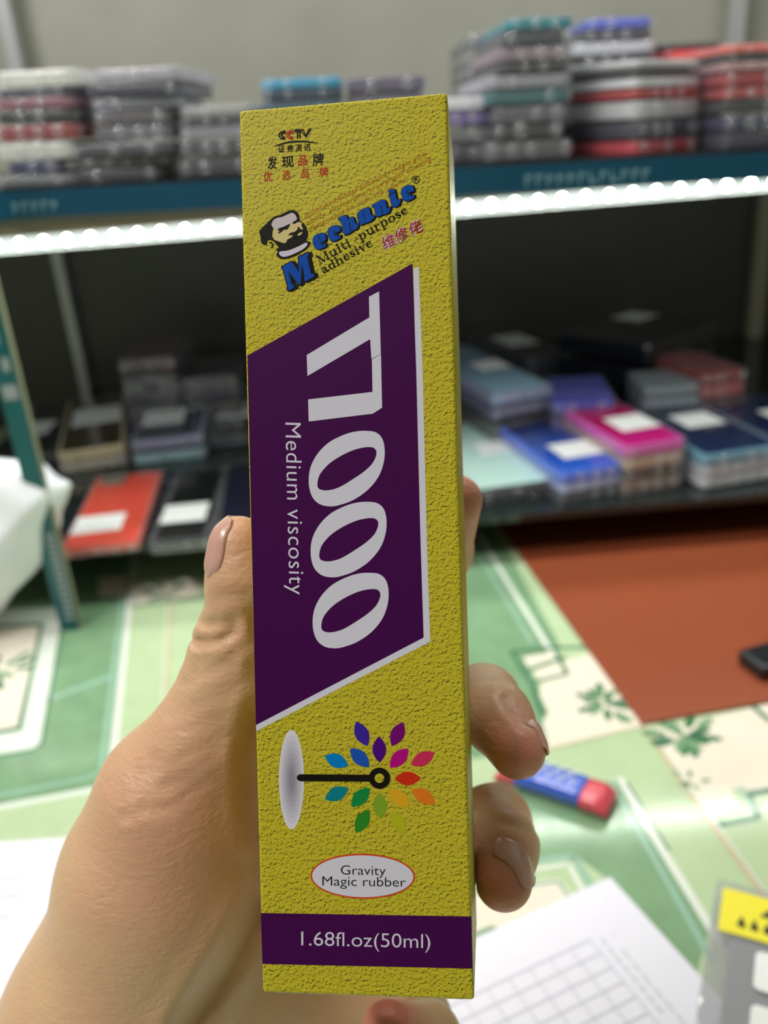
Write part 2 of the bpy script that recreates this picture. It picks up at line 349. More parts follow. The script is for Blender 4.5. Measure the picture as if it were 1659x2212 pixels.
# big slanted pile, turned about 35 degrees so that a corner points at the viewer
def corner_stack(cx, ybot, layers, Y, wl, wr, ang, where, base=None):
    z = UPZ if base is None else base; y0 = ybot; n = len(layers)
    for k, (yt, c, cw, sl) in enumerate(layers):
        t = hy(cx, yt, Y).z-hy(cx, y0, Y).z; a = hy(cx, (yt+y0)/2, Y)
        sg = SAG if base is None else 0; M = Matrix.Translation((a.x, Y, z-(a.x-SX0)*math.tan(sg))) @ Matrix.Rotation(sg, 4, 'Y') @ Matrix.Rotation(math.radians(ang), 4, 'Z')
        if k == n-1: lab = '%s wrapped panel on top of the %s' % (cw, where)
        elif k == 0: lab = '%s wrapped panel at the bottom of the %s' % (cw, where)
        else: lab = '%s wrapped panel, %s from top of the %s' % (cw, ORD[n-1-k], where)
        pack(M, wr, wl, t, c, lab, 'bubble-wrapped panels on the upper shelf' if base is None else 'stacked phone panels on the lower shelf', sl, seed=int(cx)+k)
        z += t+.0003; y0 = yt
corner_stack(1376, 350, [(318, (190, 24, 44), 'crimson', 1), (276, (36, 34, 54), 'navy black', 1), (232, (196, 196, 200), 'silver white', 2), (208, (176, 40, 40), 'red', 1), (186, (220, 220, 228), 'white', 2),
      (166, (40, 44, 40), 'black', 1), (150, (200, 202, 204), 'pale silver', 2)], UY-.005, .13, .078, 33, 'big slanted pile')
stack(1428, 1560, 326, [(284, (60, 60, 66), 'charcoal', 1), (240, (90, 60, 60), 'dull maroon', 1), (200, (120, 122, 126), 'grey', 1), (170, (150, 150, 150), 'light grey', 1), (142, (200, 202, 200), 'white', 2), (120, (214, 36, 38), 'bright red', 1), (106, (44, 40, 44), 'black', 1)], UY+.13, .12, 'red stack behind the slanted pile')
stack(1562, 1730, 346, [(308, (40, 42, 66), 'dark blue-grey', 2), (272, (34, 36, 80), 'navy', 1), (240, (18, 18, 24), 'black', 1), (215, (178, 60, 58), 'dull red', 1), (182, (160, 30, 34), 'red', 1), (162, (190, 150, 154), 'pale pink', 2),
      (146, (56, 54, 58), 'charcoal', 1), (128, (222, 110, 100), 'coral', 1)], UY, .14, 'far right upper stack')

# ---- lower shelf: phones lying flat, given by front-left, front-right, back-left of the top face
SH = Z+SHELF
def frame_on(fl, fr, bl, h):
    A, B, C = hz(*fl, SHELF+h), hz(*fr, SHELF+h), hz(*bl, SHELF+h)
    ex = (B-A); w = ex.length; ex.normalize(); ey = Vector((-ex.y, ex.x, 0)); l = (C-A).dot(ey)
    return A, ex, ey, w, l
def flat_phone(fl, fr, bl, h, cols, label, sticker_px=None, screen=None, sleeve=1, labels=None, group='phones lying on the lower shelf', lens=False):
    """cols: from the top: (thickness, colour)"""
    A, ex, ey, w, l = frame_on(fl, fr, bl, h); z = SH+h
    for k, (t, c) in enumerate(cols):
        z -= t
        M = Matrix(((ex.x, ey.x, 0, A.x), (ex.y, ey.y, 0, A.y), (0, 0, 1, z), (0, 0, 0, 1)))
        lab = label if k == 0 else labels[k-1]
        root = empty('smartphone', None, lab, 'phone', group, M=M)
        th = t*.9
        bm = slab_bm(w, l, th, .007, .0012); bmobj('phone_body', bm, cmat(c, .2, coat=.5), root)
        if k == 0:
            if screen:
                bm = slab_bm(w-.007, l-.007, .0004, .005, .0001); bmesh.ops.translate(bm, verts=bm.verts, vec=(.0035, .0035, th))
                bmobj('back_cover', bm, screen if isinstance(screen, bpy.types.Material) else cmat(screen, .18, coat=.6), root)
            if lens:
                bm = slab_bm(.026, .024, .002, .006, .0006); bmesh.ops.translate(bm, verts=bm.verts, vec=(.008, l-.031, th+.0005)); bmobj('camera_bump', bm, cmat((120, 112, 104), .3), root)
            if sticker_px:
                x0, y0, x1, y1 = sticker_px; q = [hz(x, y, SHELF+h) for x, y in ((x0, y0), (x1, y0), (x1, y1), (x0, y1))]
                c4 = sum(q, Vector())/4; lx = (c4-A).dot(ex); lyy = (c4-A).dot(ey)
                sw = ((q[1]-q[0]).length+(q[2]-q[3]).length)/2; sh = abs((q[0]-q[3]).dot(ey))
                lx = min(max(lx, sw/2+.002), w-sw/2-.002)
                sticker(root, lx, lyy, th+(.0005 if screen else .0001), sw, sh*.9)
        if sleeve: bubble_sleeve(w, l, th, int(fl[0])+k, root, film)
def grad(name, c0, c1, ax=1, l=.15):
    m = mat(name, c0, .16, coat=.6); nt = m.node_tree; b = nt.nodes['Principled BSDF']
    tc = nt.nodes.new('ShaderNodeTexCoord'); sp = nt.nodes.new('ShaderNodeSeparateXYZ'); mr = nt.nodes.new('ShaderNodeMapRange'); cr = nt.nodes.new('ShaderNodeMix'); cr.data_type = 'RGBA'
    nt.links.new(tc.outputs['Object'], sp.inputs[0]); nt.links.new(sp.outputs[ax], mr.inputs[0]); mr.inputs[2].default_value = l
    cr.inputs[6].default_value = lin(c0); cr.inputs[7].default_value = lin(c1); nt.links.new(mr.outputs[0], cr.inputs[0]); nt.links.new(cr.outputs[2], b.inputs['Base Color']); return m
flat_phone((128, 1190), (300, 1170), (179, 1034), .008, [(.0078, (212, 92, 76))], 'red-orange phone lying nearest the teal post with white sticker and grey camera', (163, 1112, 260, 1150), (222, 84, 68), lens=True)
flat_phone((322, 1172), (447, 1160), (335, 1022), .012, [(.0075, BK), (.004, (70, 74, 84))], 'black phone right of the red phone, white sticker near its front', (350, 1088, 440, 1128), (18, 20, 24), labels=['grey phone panel underneath the black phone beside the red one'])
flat_phone((462, 1160), (600, 1144), (468, 1004), .010, [(.0095, (30, 32, 42))], 'dark navy phone partly behind the thumb and yellow box', None, (26, 26, 48))
flat_phone((122, 978), (268, 956), (160, 862), .027, [(.014, (224, 206, 160)), (.012, (196, 184, 168))], 'brown phone with gold rim and white sticker behind the red phone', (165, 878, 255, 914), (70, 52, 40), labels=['pale beige phone under the brown and gold phone'])
flat_phone((280, 953), (436, 936), (302, 846), .030, [(.013, (150, 154, 190)), (.004, (36, 40, 50)), (.012, (170, 204, 214))], 'navy phone with white sticker on a pale blue stack left of the box', (317, 882, 395, 916), (26, 30, 66), labels=['thin dark panel in the middle of the navy-topped stack', 'pale blue phone at the bottom of the navy-topped stack'])
flat_phone((450, 940), (592, 926), (458, 832), .016, [(.009, (46, 48, 60)), (.006, (100, 104, 116))], 'black phone with a white sticker cut off by the yellow box', (469, 870, 545, 902), (20, 22, 26), labels=['grey phone under the black phone beside the yellow box'])
flat_phone((-40, 990), (112, 976), (0, 876), .016, [(.015, (36, 36, 52))], 'black phone behind the teal post with small sticker', (60, 908, 108, 938), (16, 18, 24))
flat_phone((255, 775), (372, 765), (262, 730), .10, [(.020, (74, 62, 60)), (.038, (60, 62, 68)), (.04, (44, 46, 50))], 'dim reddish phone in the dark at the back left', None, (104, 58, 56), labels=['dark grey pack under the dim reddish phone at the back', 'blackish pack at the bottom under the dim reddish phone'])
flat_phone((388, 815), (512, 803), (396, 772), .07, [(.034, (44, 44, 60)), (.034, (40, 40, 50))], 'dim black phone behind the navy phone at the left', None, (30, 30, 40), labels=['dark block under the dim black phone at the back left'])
# right
flat_phone((1008, 1062), (1194, 1036), (960, 915), .016, [(.0105, (60, 62, 74)), (.005, (30, 30, 36))], 'pale mint phone with dark rim touching the index finger', (1030, 950, 1110, 980), (205, 240, 232), labels=['thin black panel under the pale mint phone'])
flat_phone((1212, 1022), (1352, 998), (1082, 890), .032, [(.012, (50, 100, 225)), (.009, (160, 172, 220)), (.0105, (50, 52, 66))], 'blue phone with white sticker between mint and magenta phones', (1196, 950, 1290, 988), grad('blue_cover', (36, 96, 214), (32, 36, 80)), labels=['lavender panel under the blue phone', 'dark slate phone at the bottom of the blue-topped stack'])
flat_phone((1352, 966), (1484, 944), (1232, 868), .050, [(.011, (206, 70, 175)), (.013, (176, 150, 134)), (.009, (30, 28, 30)), (.0165, (124, 100, 88))], 'magenta and red phone with white sticker on top of its stack', (1322, 892, 1413, 929), grad('magenta_cover', (200, 20, 130), (150, 10, 24)),
           labels=['beige-brown phone under the magenta one', 'black phone third in the magenta-topped stack', 'brown phone at the bottom of the magenta-topped stack'])
flat_phone((1522, 984), (1690, 958), (1420, 872), .036, [(.012, (90, 150, 178)), (.010, (178, 180, 190)), (.012, (196, 196, 204))], 'dark blue phone with white sticker at the right', (1460, 888, 1550, 922), grad('dark_blue_cover', (30, 44, 84), (24, 36, 50)),
           labels=['silver wrapped phone under the dark blue one', 'whitish wrapped phone at the bottom of the dark-blue-topped stack'])
flat_phone((1700, 955), (1850, 930), (1610, 850), .03, [(.029, (40, 50, 80))], 'navy phone cut off by the right edge with a sticker', (1650, 876, 1700, 902), (26, 38, 76))
flat_phone((1066, 850), (1192, 828), (1000, 742), .07, [(.014, (140, 150, 186)), (.016, (90, 86, 120)), (.039, (34, 34, 40))], 'light blue phone with pale sticker right of the yellow box', (1044, 772, 1108, 795), grad('light_blue_cover', (170, 215, 240), (120, 148, 176), l=.14),
           labels=['purple-grey phone under the light blue one', 'black phone at the bottom of the light-blue-topped stack'])
flat_phone((1140, 772), (1225, 758), (1108, 700), .05, [(.018, (34, 36, 48)), (.031, (28, 28, 36))], 'dark phone with a cream sticker at the back centre right', (1184, 702, 1250, 730), (28, 30, 36), labels=['black phone under the dark one with the cream sticker'])
def lstack(px0, px1, ybot, layers, Y, L, where, rot=0):
    stack(px0, px1, ybot, layers, Y, L, where, base=SH, rot=rot)
lstack(1195, 1330, 858, [(838, (66, 40, 110), 'dark violet', 1), (820, (90, 72, 128), 'violet', 1), (802, (52, 44, 78), 'plum', 1), (782, (110, 84, 140), 'mauve', 1), (764, (38, 40, 100), 'indigo', 1), (742, (50, 50, 180), 'vivid blue', 1)], .885, .10, 'purple stack', rot=-6)
lstack(1396, 1520, 838, [(812, (96, 84, 92), 'dull mauve', 1), (786, (70, 62, 70), 'dark mauve', 1), (752, (150, 158, 174), 'silver', 2), (724, (130, 140, 146), 'clear grey', 2)], .915, .065, 'grey stack before the black slab')
lstack(1524, 1632, 846, [(812, (28, 30, 44), 'black', 1), (790, (150, 42, 44), 'deep red', 1), (776, (70, 20, 24), 'maroon', 1), (742, (176, 60, 60), 'red', 1), (716, (140, 32, 34), 'dark red', 1)], .915, .10, 'red stack at the back right', rot=14)
flat_phone((1345, 862), (1508, 845), (1335, 812), .012, [(.011, (176, 214, 206))], 'mint green panel lying flat in front of the grey stack', None, (150, 205, 192))
flat_phone((1402, 745), (1555, 690), (1292, 690), .085, [(.024, (24, 26, 34)), (.06, (26, 28, 36))], 'black slab with grey sticker on top of the rear pile', (1362, 658, 1436, 686), (26, 27, 30), sleeve=0, labels=['dark block under the black slab on the rear pile'], group=None)

# ------------------------------------------------------------------ things on the counter
redm = mat('red_mat', (142, 72, 46), .3, spec=.5, noise=.06, nscale=20)
a, b_, c_ = hz(1386, 1568, DESK), hz(1095, 1138, DESK), hz(1659, 1515, DESK)
ux = (c_-a).normalized(); uy = (b_-a).normalized()
M = Matrix(((ux.x, uy.x, 0, a.x), (ux.y, uy.y, 0, a.y), (0, 0, 1, Z+DESK+.0007), (0, 0, 0, 1)))
bm = bmesh.new(); bm_box(bm, 0, .42, 0, .40, 0, .0015, .0004); o = bmobj('desk_mat', bm, redm); o.matrix_world = M
tag(o, 'plain red-brown sheet lying on the green tiles at the right', 'mat')
# black gadget at the right edge
c = hz(1650, 1500, DESK); bm = bmesh.new(); bm_box(bm, -.005, .05, 0, .028, .0, .012, .003, 3)
o = bmobj('power_adapter', bm, mat('black_plastic', (24, 26, 30), .3)); o.matrix_world = Matrix.Translation((c.x+.008, c.y+.012, Z+DESK+.0024)) @ Matrix.Rotation(.3, 4, 'Z')
tag(o, 'small black plastic object on the red sheet at the right edge', 'gadget')
# papers
def sheet(name, label, corner, p1, p2, l1, l2, th=.0006, lift=.0006, m=None):
    A, B, C = hz(*corner, DESK), hz(*p1, DESK), hz(*p2, DESK); e1 = (B-A).normalized(); e2 = (C-A); e2 = (e2-e1*e2.dot(e1)).normalized()
    root = empty(name, (A.x, A.y, Z+DESK+lift), label, 'paper')
    v = []; f = []; n = 12
    for i in range(n+1):
        for j in range(n+1):
            p = e1*(l1*i/n)+e2*(l2*j/n); zz = .0008*(1+math.sin(i*.7+j*.4))*(i*j/(n*n)); v.append((p.x, p.y, zz+th))
    for i in range(n):
        for j in range(n): f.append([i*(n+1)+j, (i+1)*(n+1)+j, (i+1)*(n+1)+j+1, i*(n+1)+j+1])
    o = mesh('sheet', v, f, m or mat('paper_white', (226, 224, 236), .6, noise=.02), root)
    md = o.modifiers.new('s', 'SOLIDIFY'); md.thickness = th*.5; md.offset = -1 if e1.cross(e2).z > 0 else 1
    return root, e1, e2
root, e1, e2 = sheet('printed_sheet', 'white printed sheet with a grey table lying at the lower right', (1318, 1898), (1512, 2112), (1010, 2085), .21, .297)
lv, lf = [], []
def inkline(p, q, wd):
    A = e1*p[0]+e2*p[1]; B = e1*q[0]+e2*q[1]; d = (B-A); nn = Vector((-d.y, d.x, 0)).normalized()*wd/2; n = 10
    for k in range(n):
        s0, s1 = A+d*k/n, A+d*(k+1)/n; b = len(lv)
        for s, sg in ((s0, 1), (s0, -1), (s1, -1), (s1, 1)):
            pp = s+nn*sg; i = pp.dot(e1)/.21*12; j = pp.dot(e2)/.297*12; lv.append((pp.x, pp.y, .00095+.0008*(1+math.sin(i*.7+j*.4))*max(0, i*j/144)))
        lf.append([b, b+1, b+2, b+3])
for k in range(11): inkline((.028+.009*k, .034), (.028+.009*k, .25), .0006)
for k in range(19): inkline((.028, .034+.012*k), (.118, .034+.012*k), .0005)
for k in range(24): inkline((.03+.0, .02), (.03, .021), .0004)
rr = random.Random(3)
for k in range(12):
    inkline((.10-.002*k, .018+.0017*(k % 2)), (.125+.002*k, .018+.0017*(k % 2)), .0004) if k < 3 else None
for k in range(8): inkline((.030+.006*k, .0285), (.034+.006*k, .0285), .0012); inkline((.04+.008*k, .0235), (.046+.008*k, .0235), .001)
mesh('printed_table', lv, lf, mat('grey_ink', (198, 198, 208), .6), root)
root, e1, e2 = sheet('document', 'white document at the left edge behind the wrist', (172, 1810), (0, 1822), (260, 2300), .21, .297)
lv, lf = [], []
for k in range(7): inkline((.02, .03+.014*k), (.02+rr.uniform(.05, .12), .03+.014*k), .0012)
mesh('faint_print', lv, lf, mat('pale_ink', (205, 206, 216), .6), root)

# snack wrapper (blue and white with red ends)
c0, c1 = hz(1080, 1672, DESK), hz(1322, 1752, DESK); d = c1-c0; L = d.length; ex = d.normalized(); ey = Vector((-ex.y, ex.x, 0))
M = Matrix(((ex.x, ey.x, 0, c0.x), (ex.y, ey.y, 0, c0.y), (0, 0, 1, Z+DESK+.0008), (0, 0, 0, 1)))
wr = empty('candy_packet', None, 'small blue candy packet with red ends lying on the tiles behind the fingers', 'candy packet', M=M)
def tube(name, x0, x1, w, h, m, pinch0, pinch1):
    v, f = [], []; n, k = 14, 16
    for i in range(n+1):
        s = i/n; x = x0+(x1-x0)*s; hh = h*(1-(1-pinch0)*max(0, 1-s*2)**2-(1-pinch1)*max(0, s*2-1)**2)
        for j in range(k):
            a = j*2*math.pi/k; r = .0004*math.sin(i*2.3+j*1.7)
            v.append((x, (w/2+r)*math.copysign(abs(math.cos(a))**.7, math.cos(a)), hh/2+(hh/2+r)*math.copysign(abs(math.sin(a))**.8, math.sin(a))))
    for i in range(n):
        for j in range(k): f.append([i*k+j, i*k+(j+1) % k, (i+1)*k+(j+1) % k, (i+1)*k+j])
    f.append(list(range(k))[::-1]); f.append([n*k+j for j in range(k)])
    return mesh(name, v, f, m, wr, smooth=True)
tube('wrapper_body', .014, L-.017, .021, .014, mat('wrapper_blue', (52, 92, 204), .2, coat=.6, noise=.1), .9, .95)
tube('wrapper_end', 0, .0142, .021, .012, mat('wrapper_red', (214, 76, 92), .25, coat=.5, noise=.3, nscale=400), .3, 1)
tube('wrapper_end', L-.0172, L, .023, .0125, MATS['wrapper_red'], 1, .5)
lv, lf = [], []
for k in range(13):
    x = .018+k*(L-.04)/13; y = -.006+.004*(k % 3); zt = .01425
    for (xa, xb, ya, yb) in ((x, x+.0012, y, y+.006), (x, x+.003, y+.0045, y+.006)):
        b = len(lv); lv += [(xa, ya, zt), (xb, ya, zt), (xb, yb, zt), (xa, yb, zt)]; lf.append([b, b+1, b+2, b+3])
mesh('wrapper_print', lv, lf, mat('wrapper_white', (225, 230, 245), .3), wr)

# anti-static pouch lower right
A = hz(1545, 1925, DESK); B = hz(1500, 2230, DESK); ey = (A-B).normalized(); ex = Vector((ey.y, -ey.x, 0))
M = Matrix(((ex.x, ey.x, 0, A.x), (ex.y, ey.y, 0, A.y), (0, 0, 1, Z+DESK+.0022), (0, 0, 0, 1)))
po = empty('antistatic_pouch', None, 'grey clear pouch with yellow warning label at the lower right corner', 'pouch', M=M)
bm = slab_bm(.09, .16, .0075, .004, .0012); bmesh.ops.translate(bm, verts=bm.verts, vec=(0, -.16, 0)); bmobj('pouch_film', bm, film_mat('pouch_film', .3, (190, 190, 196)), po)
bm = slab_bm(.074, .13, .005, .006, .001); bmesh.ops.translate(bm, verts=bm.verts, vec=(.010, -.152, .001)); bmobj('screen_panel', bm, mat('grey_panel', (132, 134, 140), .35), po)
def plate(name, x0, x1, y0, y1, z, m, rc=.001):
    bm = slab_bm(x1-x0, y1-y0, .0003, rc, .00005); bmesh.ops.translate(bm, verts=bm.verts, vec=(x0, y0, z)); return bmobj(name, bm, m, po)
plate('warning_label', .004, .075, -.034, -.006, .0078, mat('label_yellow', (240, 226, 34), .35))
plate('paper_label', .022, .08, -.062, -.040, .0078, mat('sticker_paper', (238, 240, 240), .5), .003)
plate('paper_label', .022, .08, -.086, -.070, .0078, mat('sticker_paper', (238, 240, 240), .5), .003)
lv, lf = [], []
def tri(a, b2, c2, z=.0083):
    b = len(lv); lv.extend([(*a, z), (*b2, z), (*c2, z)]); lf.append([b, b+1, b+2])
tri((.022, -.019), (.034, -.019), (.028, -.011))
for k in range(8): x = .012+.006*k; tri((x, -.028), (x+.0045, -.028), (x+.0022, -.0215)); tri((x+.001, -.029), (x+.004, -.029), (x+.003, -.024))
mesh('warning_print', lv, lf, mat('print_black', (40, 44, 30), .5), po)
for (y0, n) in ((-.050, 9), (-.078, 7)):
    lv, lf = [], []
    for k in range(n): x = .03+.005*k; tri((x, y0-.001), (x+.0035, y0-.001), (x+.003, y0+.001))
    mesh('label_print', lv, lf, MATS['print_black'], po)

# ------------------------------------------------------------------ implicit-surface modeller
def smin(a, b, k):
    h = np.clip(.5+.5*(b-a)/k, 0, 1); return b*(1-h)+a*h-k*h*(1-h)
def cone(p, a, b, r1, r2):
    ba = b-a; l2 = ba@ba; rr_ = r1-r2; a2 = l2-rr_*rr_; il2 = 1/l2
    pa = p-a; y = pa@ba; z = y-l2; x2 = ((pa*l2-y[:, None]*ba)**2).sum(1); y2 = y*y*l2; z2 = z*z*l2
    k = np.sign(rr_)*rr_*rr_*x2
    d = (np.sqrt(x2*a2*il2)+y*rr_)*il2-r1
    m1 = np.sign(z)*a2*z2 > k; m2 = np.sign(y)*a2*y2 < k
    d = np.where(m2, np.sqrt(x2+y2)*il2-r1, d); return np.where(m1, np.sqrt(x2+z2)*il2-r2, d)
def surface(fn, lo, hi, h, sub=0):
    n = [int(math.ceil((hi[i]-lo[i])/h))+1 for i in range(3)]
    gx = [lo[i]+h*np.arange(n[i]) for i in range(3)]
    G = np.stack(np.meshgrid(*gx, indexing='ij'), -1).reshape(-1, 3); D = np.concatenate([fn(g) for g in np.array_split(G, max(1, len(G)//200000))]).reshape(n)
    ins = D < 0; nc = [k-1 for k in n]; act = np.zeros(nc, bool); c = ins[:-1, :-1, :-1]
    for dx in (0, 1):
        for dy in (0, 1):
            for dz in (0, 1): act |= (ins[dx:dx+nc[0], dy:dy+nc[1], dz:dz+nc[2]] != c)
    idx = -np.ones(nc, int); ids = np.argwhere(act); idx[act] = np.arange(len(ids))
    V = np.array(lo)+h*(ids+.5); Fq = []
    for ax in range(3):
        o1, o2 = (ax+1) % 3, (ax+2) % 3; sl0 = [slice(None)]*3; sl1 = [slice(None)]*3
        sl0[ax] = slice(0, n[ax]-1); sl1[ax] = slice(1, n[ax]); A0 = ins[tuple(sl0)]; A1 = ins[tuple(sl1)]
        e = np.argwhere(A0 != A1); e = e[(e[:, o1] > 0) & (e[:, o2] > 0) & (e[:, o1] < n[o1]-1) & (e[:, o2] < n[o2]-1)]
        s = A0[tuple(e.T)]; u1 = np.zeros(3, int); u1[o1] = 1; u2 = np.zeros(3, int); u2[o2] = 1
        q = [idx[tuple((e-u1*i-u2*j).T)] for i, j in ((0, 0), (1, 0), (1, 1), (0, 1))]; q = np.stack(q, 1)
        q[~s] = q[~s][:, ::-1]; Fq.append(q)
    Fq = np.concatenate(Fq)
    def relax(V, Fq, it, st):
        for _ in range(it):
            acc = np.zeros_like(V); cnt = np.zeros(len(V))
            for i in range(4):
                j = (i+1) % 4; np.add.at(acc, Fq[:, i], V[Fq[:, j]]); np.add.at(cnt, Fq[:, i], 1); np.add.at(acc, Fq[:, j], V[Fq[:, i]]); np.add.at(cnt, Fq[:, j], 1)
            V = V*(1-st)+st*acc/np.maximum(cnt, 1)[:, None]; V = proj(V, 1)
        return V
    def proj(V, it):
        for _ in range(it):
            d = fn(V); e = h*.15; g = np.stack([(fn(V+np.eye(3)[i]*e)-fn(V-np.eye(3)[i]*e))/(2*e) for i in range(3)], 1)
            V = V-np.clip(d, -h, h)[:, None]*g/np.maximum((g**2).sum(1), .3)[:, None]
        return V
    V = proj(V, 2); V = relax(V, Fq, 5, .5)
    for _ in range(sub):
        E = {}; nv = len(V); ed = np.sort(np.concatenate([Fq[:, [i, (i+1) % 4]] for i in range(4)]), 1)
        ue, inv = np.unique(ed, axis=0, return_inverse=True); inv = inv.reshape(4, -1)
        em = V[ue].mean(1); fm = V[Fq].mean(1); V = np.concatenate([V, em, fm]); fi = nv+len(ue)+np.arange(len(Fq)); ei = nv+inv
        Fq = np.concatenate([np.stack([Fq[:, i], ei[i], fi, ei[(i+3) % 4]], 1) for i in range(4)])
        h = h/2; V = proj(V, 1); V = relax(V, Fq, 2, .5)
    return proj(V, 1), Fq
def np3(v): return np.array([v.x, v.y, v.z])
def C(x, y, d): return np3(P(x, y, d))

# ------------------------------------------------------------------ the box pose (front face centre, axes)
def cam2w(v): return Rv*v[0]-Uv*v[1]+Fv*v[2]
BX = cam2w((.99235162, -.03017762, -.11969781)); BY = cam2w((.02877548, .99949574, -.0134255)); BZ = cam2w((.12004261, .00987845, .99271959))
BC = EYE+cam2w((-.0062065, .0070448, .18221534)); BW, BH, BD = .044, .18552, .034
BM = Matrix(((BX.x, BY.x, BZ.x, BC.x), (BX.y, BY.y, BZ.y, BC.y), (BX.z, BY.z, BZ.z, BC.z), (0, 0, 0, 1)))
BMI = BM.inverted(); BMn = np.array(BMI)
def sdbox(p):
    q = p@BMn[:3, :3].T+BMn[:3, 3]; q = np.abs(q-np.array([0, 0, BD/2]))-np.array([BW/2, BH/2, BD/2])+.0006
    return np.sqrt((np.maximum(q, 0)**2).sum(1))+np.minimum(q.max(1), 0)-.0006

# ------------------------------------------------------------------ the hand
def chain(p, pts, k=.004):
    d = None
    for (a, b) in zip(pts[:-1], pts[1:]):
        c = cone(p, a[0], b[0], a[1], b[1]); d = c if d is None else smin(d, c, k)
    return d
mm = .001
thumb = [(C(517, 1174, .2045), 6.4*mm), (C(525, 1250, .2060), 7.4*mm), (C(520, 1380, .2120), 8.9*mm), (C(492, 1480, .2150), 10.2*mm), (C(440, 1600, .2180), 12.5*mm), (C(370, 1720, .2220), 16.6*mm), (C(330, 1860, .2270), 20.5*mm)]
thumb2 = [(C(530, 1172, .2130), 6.0*mm), (C(540, 1290, .2170), 7.2*mm), (C(548, 1420, .2220), 8.5*mm)]
thenar = [(C(400, 1780, .2270), 19*mm), (C(340, 1960, .2310), 23*mm), (C(268, 2165, .2370), 27*mm), (C(100, 2400, .2440), 27*mm), (C(-160, 2760, .2440), 27*mm), (C(-480, 3150, .2240), 29*mm)]
heel = [(C(560, 1900, .2480), 14*mm), (C(520, 2120, .2500), 18*mm), (C(330, 2320, .2560), 24*mm), (C(60, 2640, .2560), 25*mm)]
palms = [[(C(300, 2200, .252), 20*mm), (C(600, 1640, .2520), 10*mm)], [(C(330, 2220, .255), 20*mm), (C(720, 1760, .2540), 11*mm)], [(C(380, 2300, .258), 20*mm), (C(760, 1920, .2560), 12*mm)], [(C(460, 2350, .26), 20*mm), (C(770, 2110, .2570), 13*mm)]]
index = [(C(600, 1640, .2520), 10.5*mm), (C(830, 1330, .2500), 9.6*mm), (C(950, 1190, .2430), 8.6*mm), (C(984, 1082, .2230), 6.8*mm)]
middle = [(C(720, 1760, .2540), 10.5*mm), (C(940, 1560, .2560), 9.8*mm), (C(1045, 1513, .2380), 9.2*mm), (C(1072, 1550, .2210), 8.4*mm), (C(1118, 1622, .2080), 6.6*mm)]
ring = [(C(760, 1920, .2560), 10.5*mm), (C(950, 1800, .2540), 9.6*mm), (C(1066, 1778, .2370), 9.6*mm), (C(1082, 1830, .2200), 8.8*mm), (C(1088, 1905, .2080), 6.7*mm)]
pinky = [(C(770, 2110, .2570), 10*mm), (C(905, 2200, .2500), 8.6*mm), (C(925, 2240, .2330), 8.0*mm), (C(840, 2222, .2180), 6.6*mm)]
WEB = (C(430, 1660, .2300), C(600, 1730, .2520))
creases = []                            # (points, half width, depth)
def crease(pts, d, w, dep): creases.append(([C(x, y, d) for x, y in pts], w, dep))
for pts, dep in (([(432, 1388), (470, 1385), (505, 1368)], 1.4), ([(448, 1352), (480, 1350), (505, 1345)], .9), ([(432, 1420), (480, 1412), (520, 1395)], .5), ([(420, 1446), (470, 1436), (500, 1424)], .4),
                 ([(400, 1476), (450, 1458), (500, 1440)], .35), ([(385, 1510), (440, 1490), (500, 1466)], .3), ([(370, 1545), (440, 1515), (500, 1495)], .3), ([(470, 1290), (500, 1282), (530, 1283)], .25),
                 ([(300, 1660), (280, 1720), (275, 1760)], .35), ([(330, 1640), (320, 1700), (305, 1740)], .35), ([(270, 1765), (330, 1755), (380, 1735), (440, 1690)], .45),
                 ([(390, 1640), (440, 1610), (500, 1590)], .35), ([(350, 1700), (420, 1660), (470, 1620)], .3), ([(240, 1690), (262, 1740)], .2), ([(310, 1745), (360, 1710), (420, 1680)], .3)):
    x0 = pts[0][0]; crease(pts, .205 if pts[0][1] < 1460 else .2065, 1.3*mm, dep*(1.1 if pts[0][1] < 1480 else .5)*mm)
crease([(566, 1950), (520, 2040), (460, 2130), (400, 2230)], .226, 3.0*mm, 2.0*mm); crease([(556, 1540), (538, 1620), (540, 1700), (556, 1800)], .222, 2.4*mm, 1.4*mm)
crease([(1092, 1512), (1112, 1540), (1135, 1562)], .2105, 1.2*mm, .5*mm); crease([(1080, 1776), (1110, 1782), (1150, 1800)], .2125, 1.2*mm, .4*mm)
def seg2(p, a, b):
    pa = p-a; ba = b-a; t = np.clip(pa@ba/(ba@ba), 0, 1); return ((pa-t[:, None]*ba)**2).sum(1), t
Rn, Un, Fn, En = np3(Rv), np3(Uv), np3(Fv), np3(EYE)
def toimg(p):
    q = p-En; d = q@Fn; return np.stack([CX+FPX*(q@Rn)/d, CY-FPX*(q@Un)/d, d], 1)
crl = [([toimg(np.array([q]))[0, :2] for q in pts], w, dep, toimg(np.array([pts[0]]))[0, 2]) for pts, w, dep in creases]
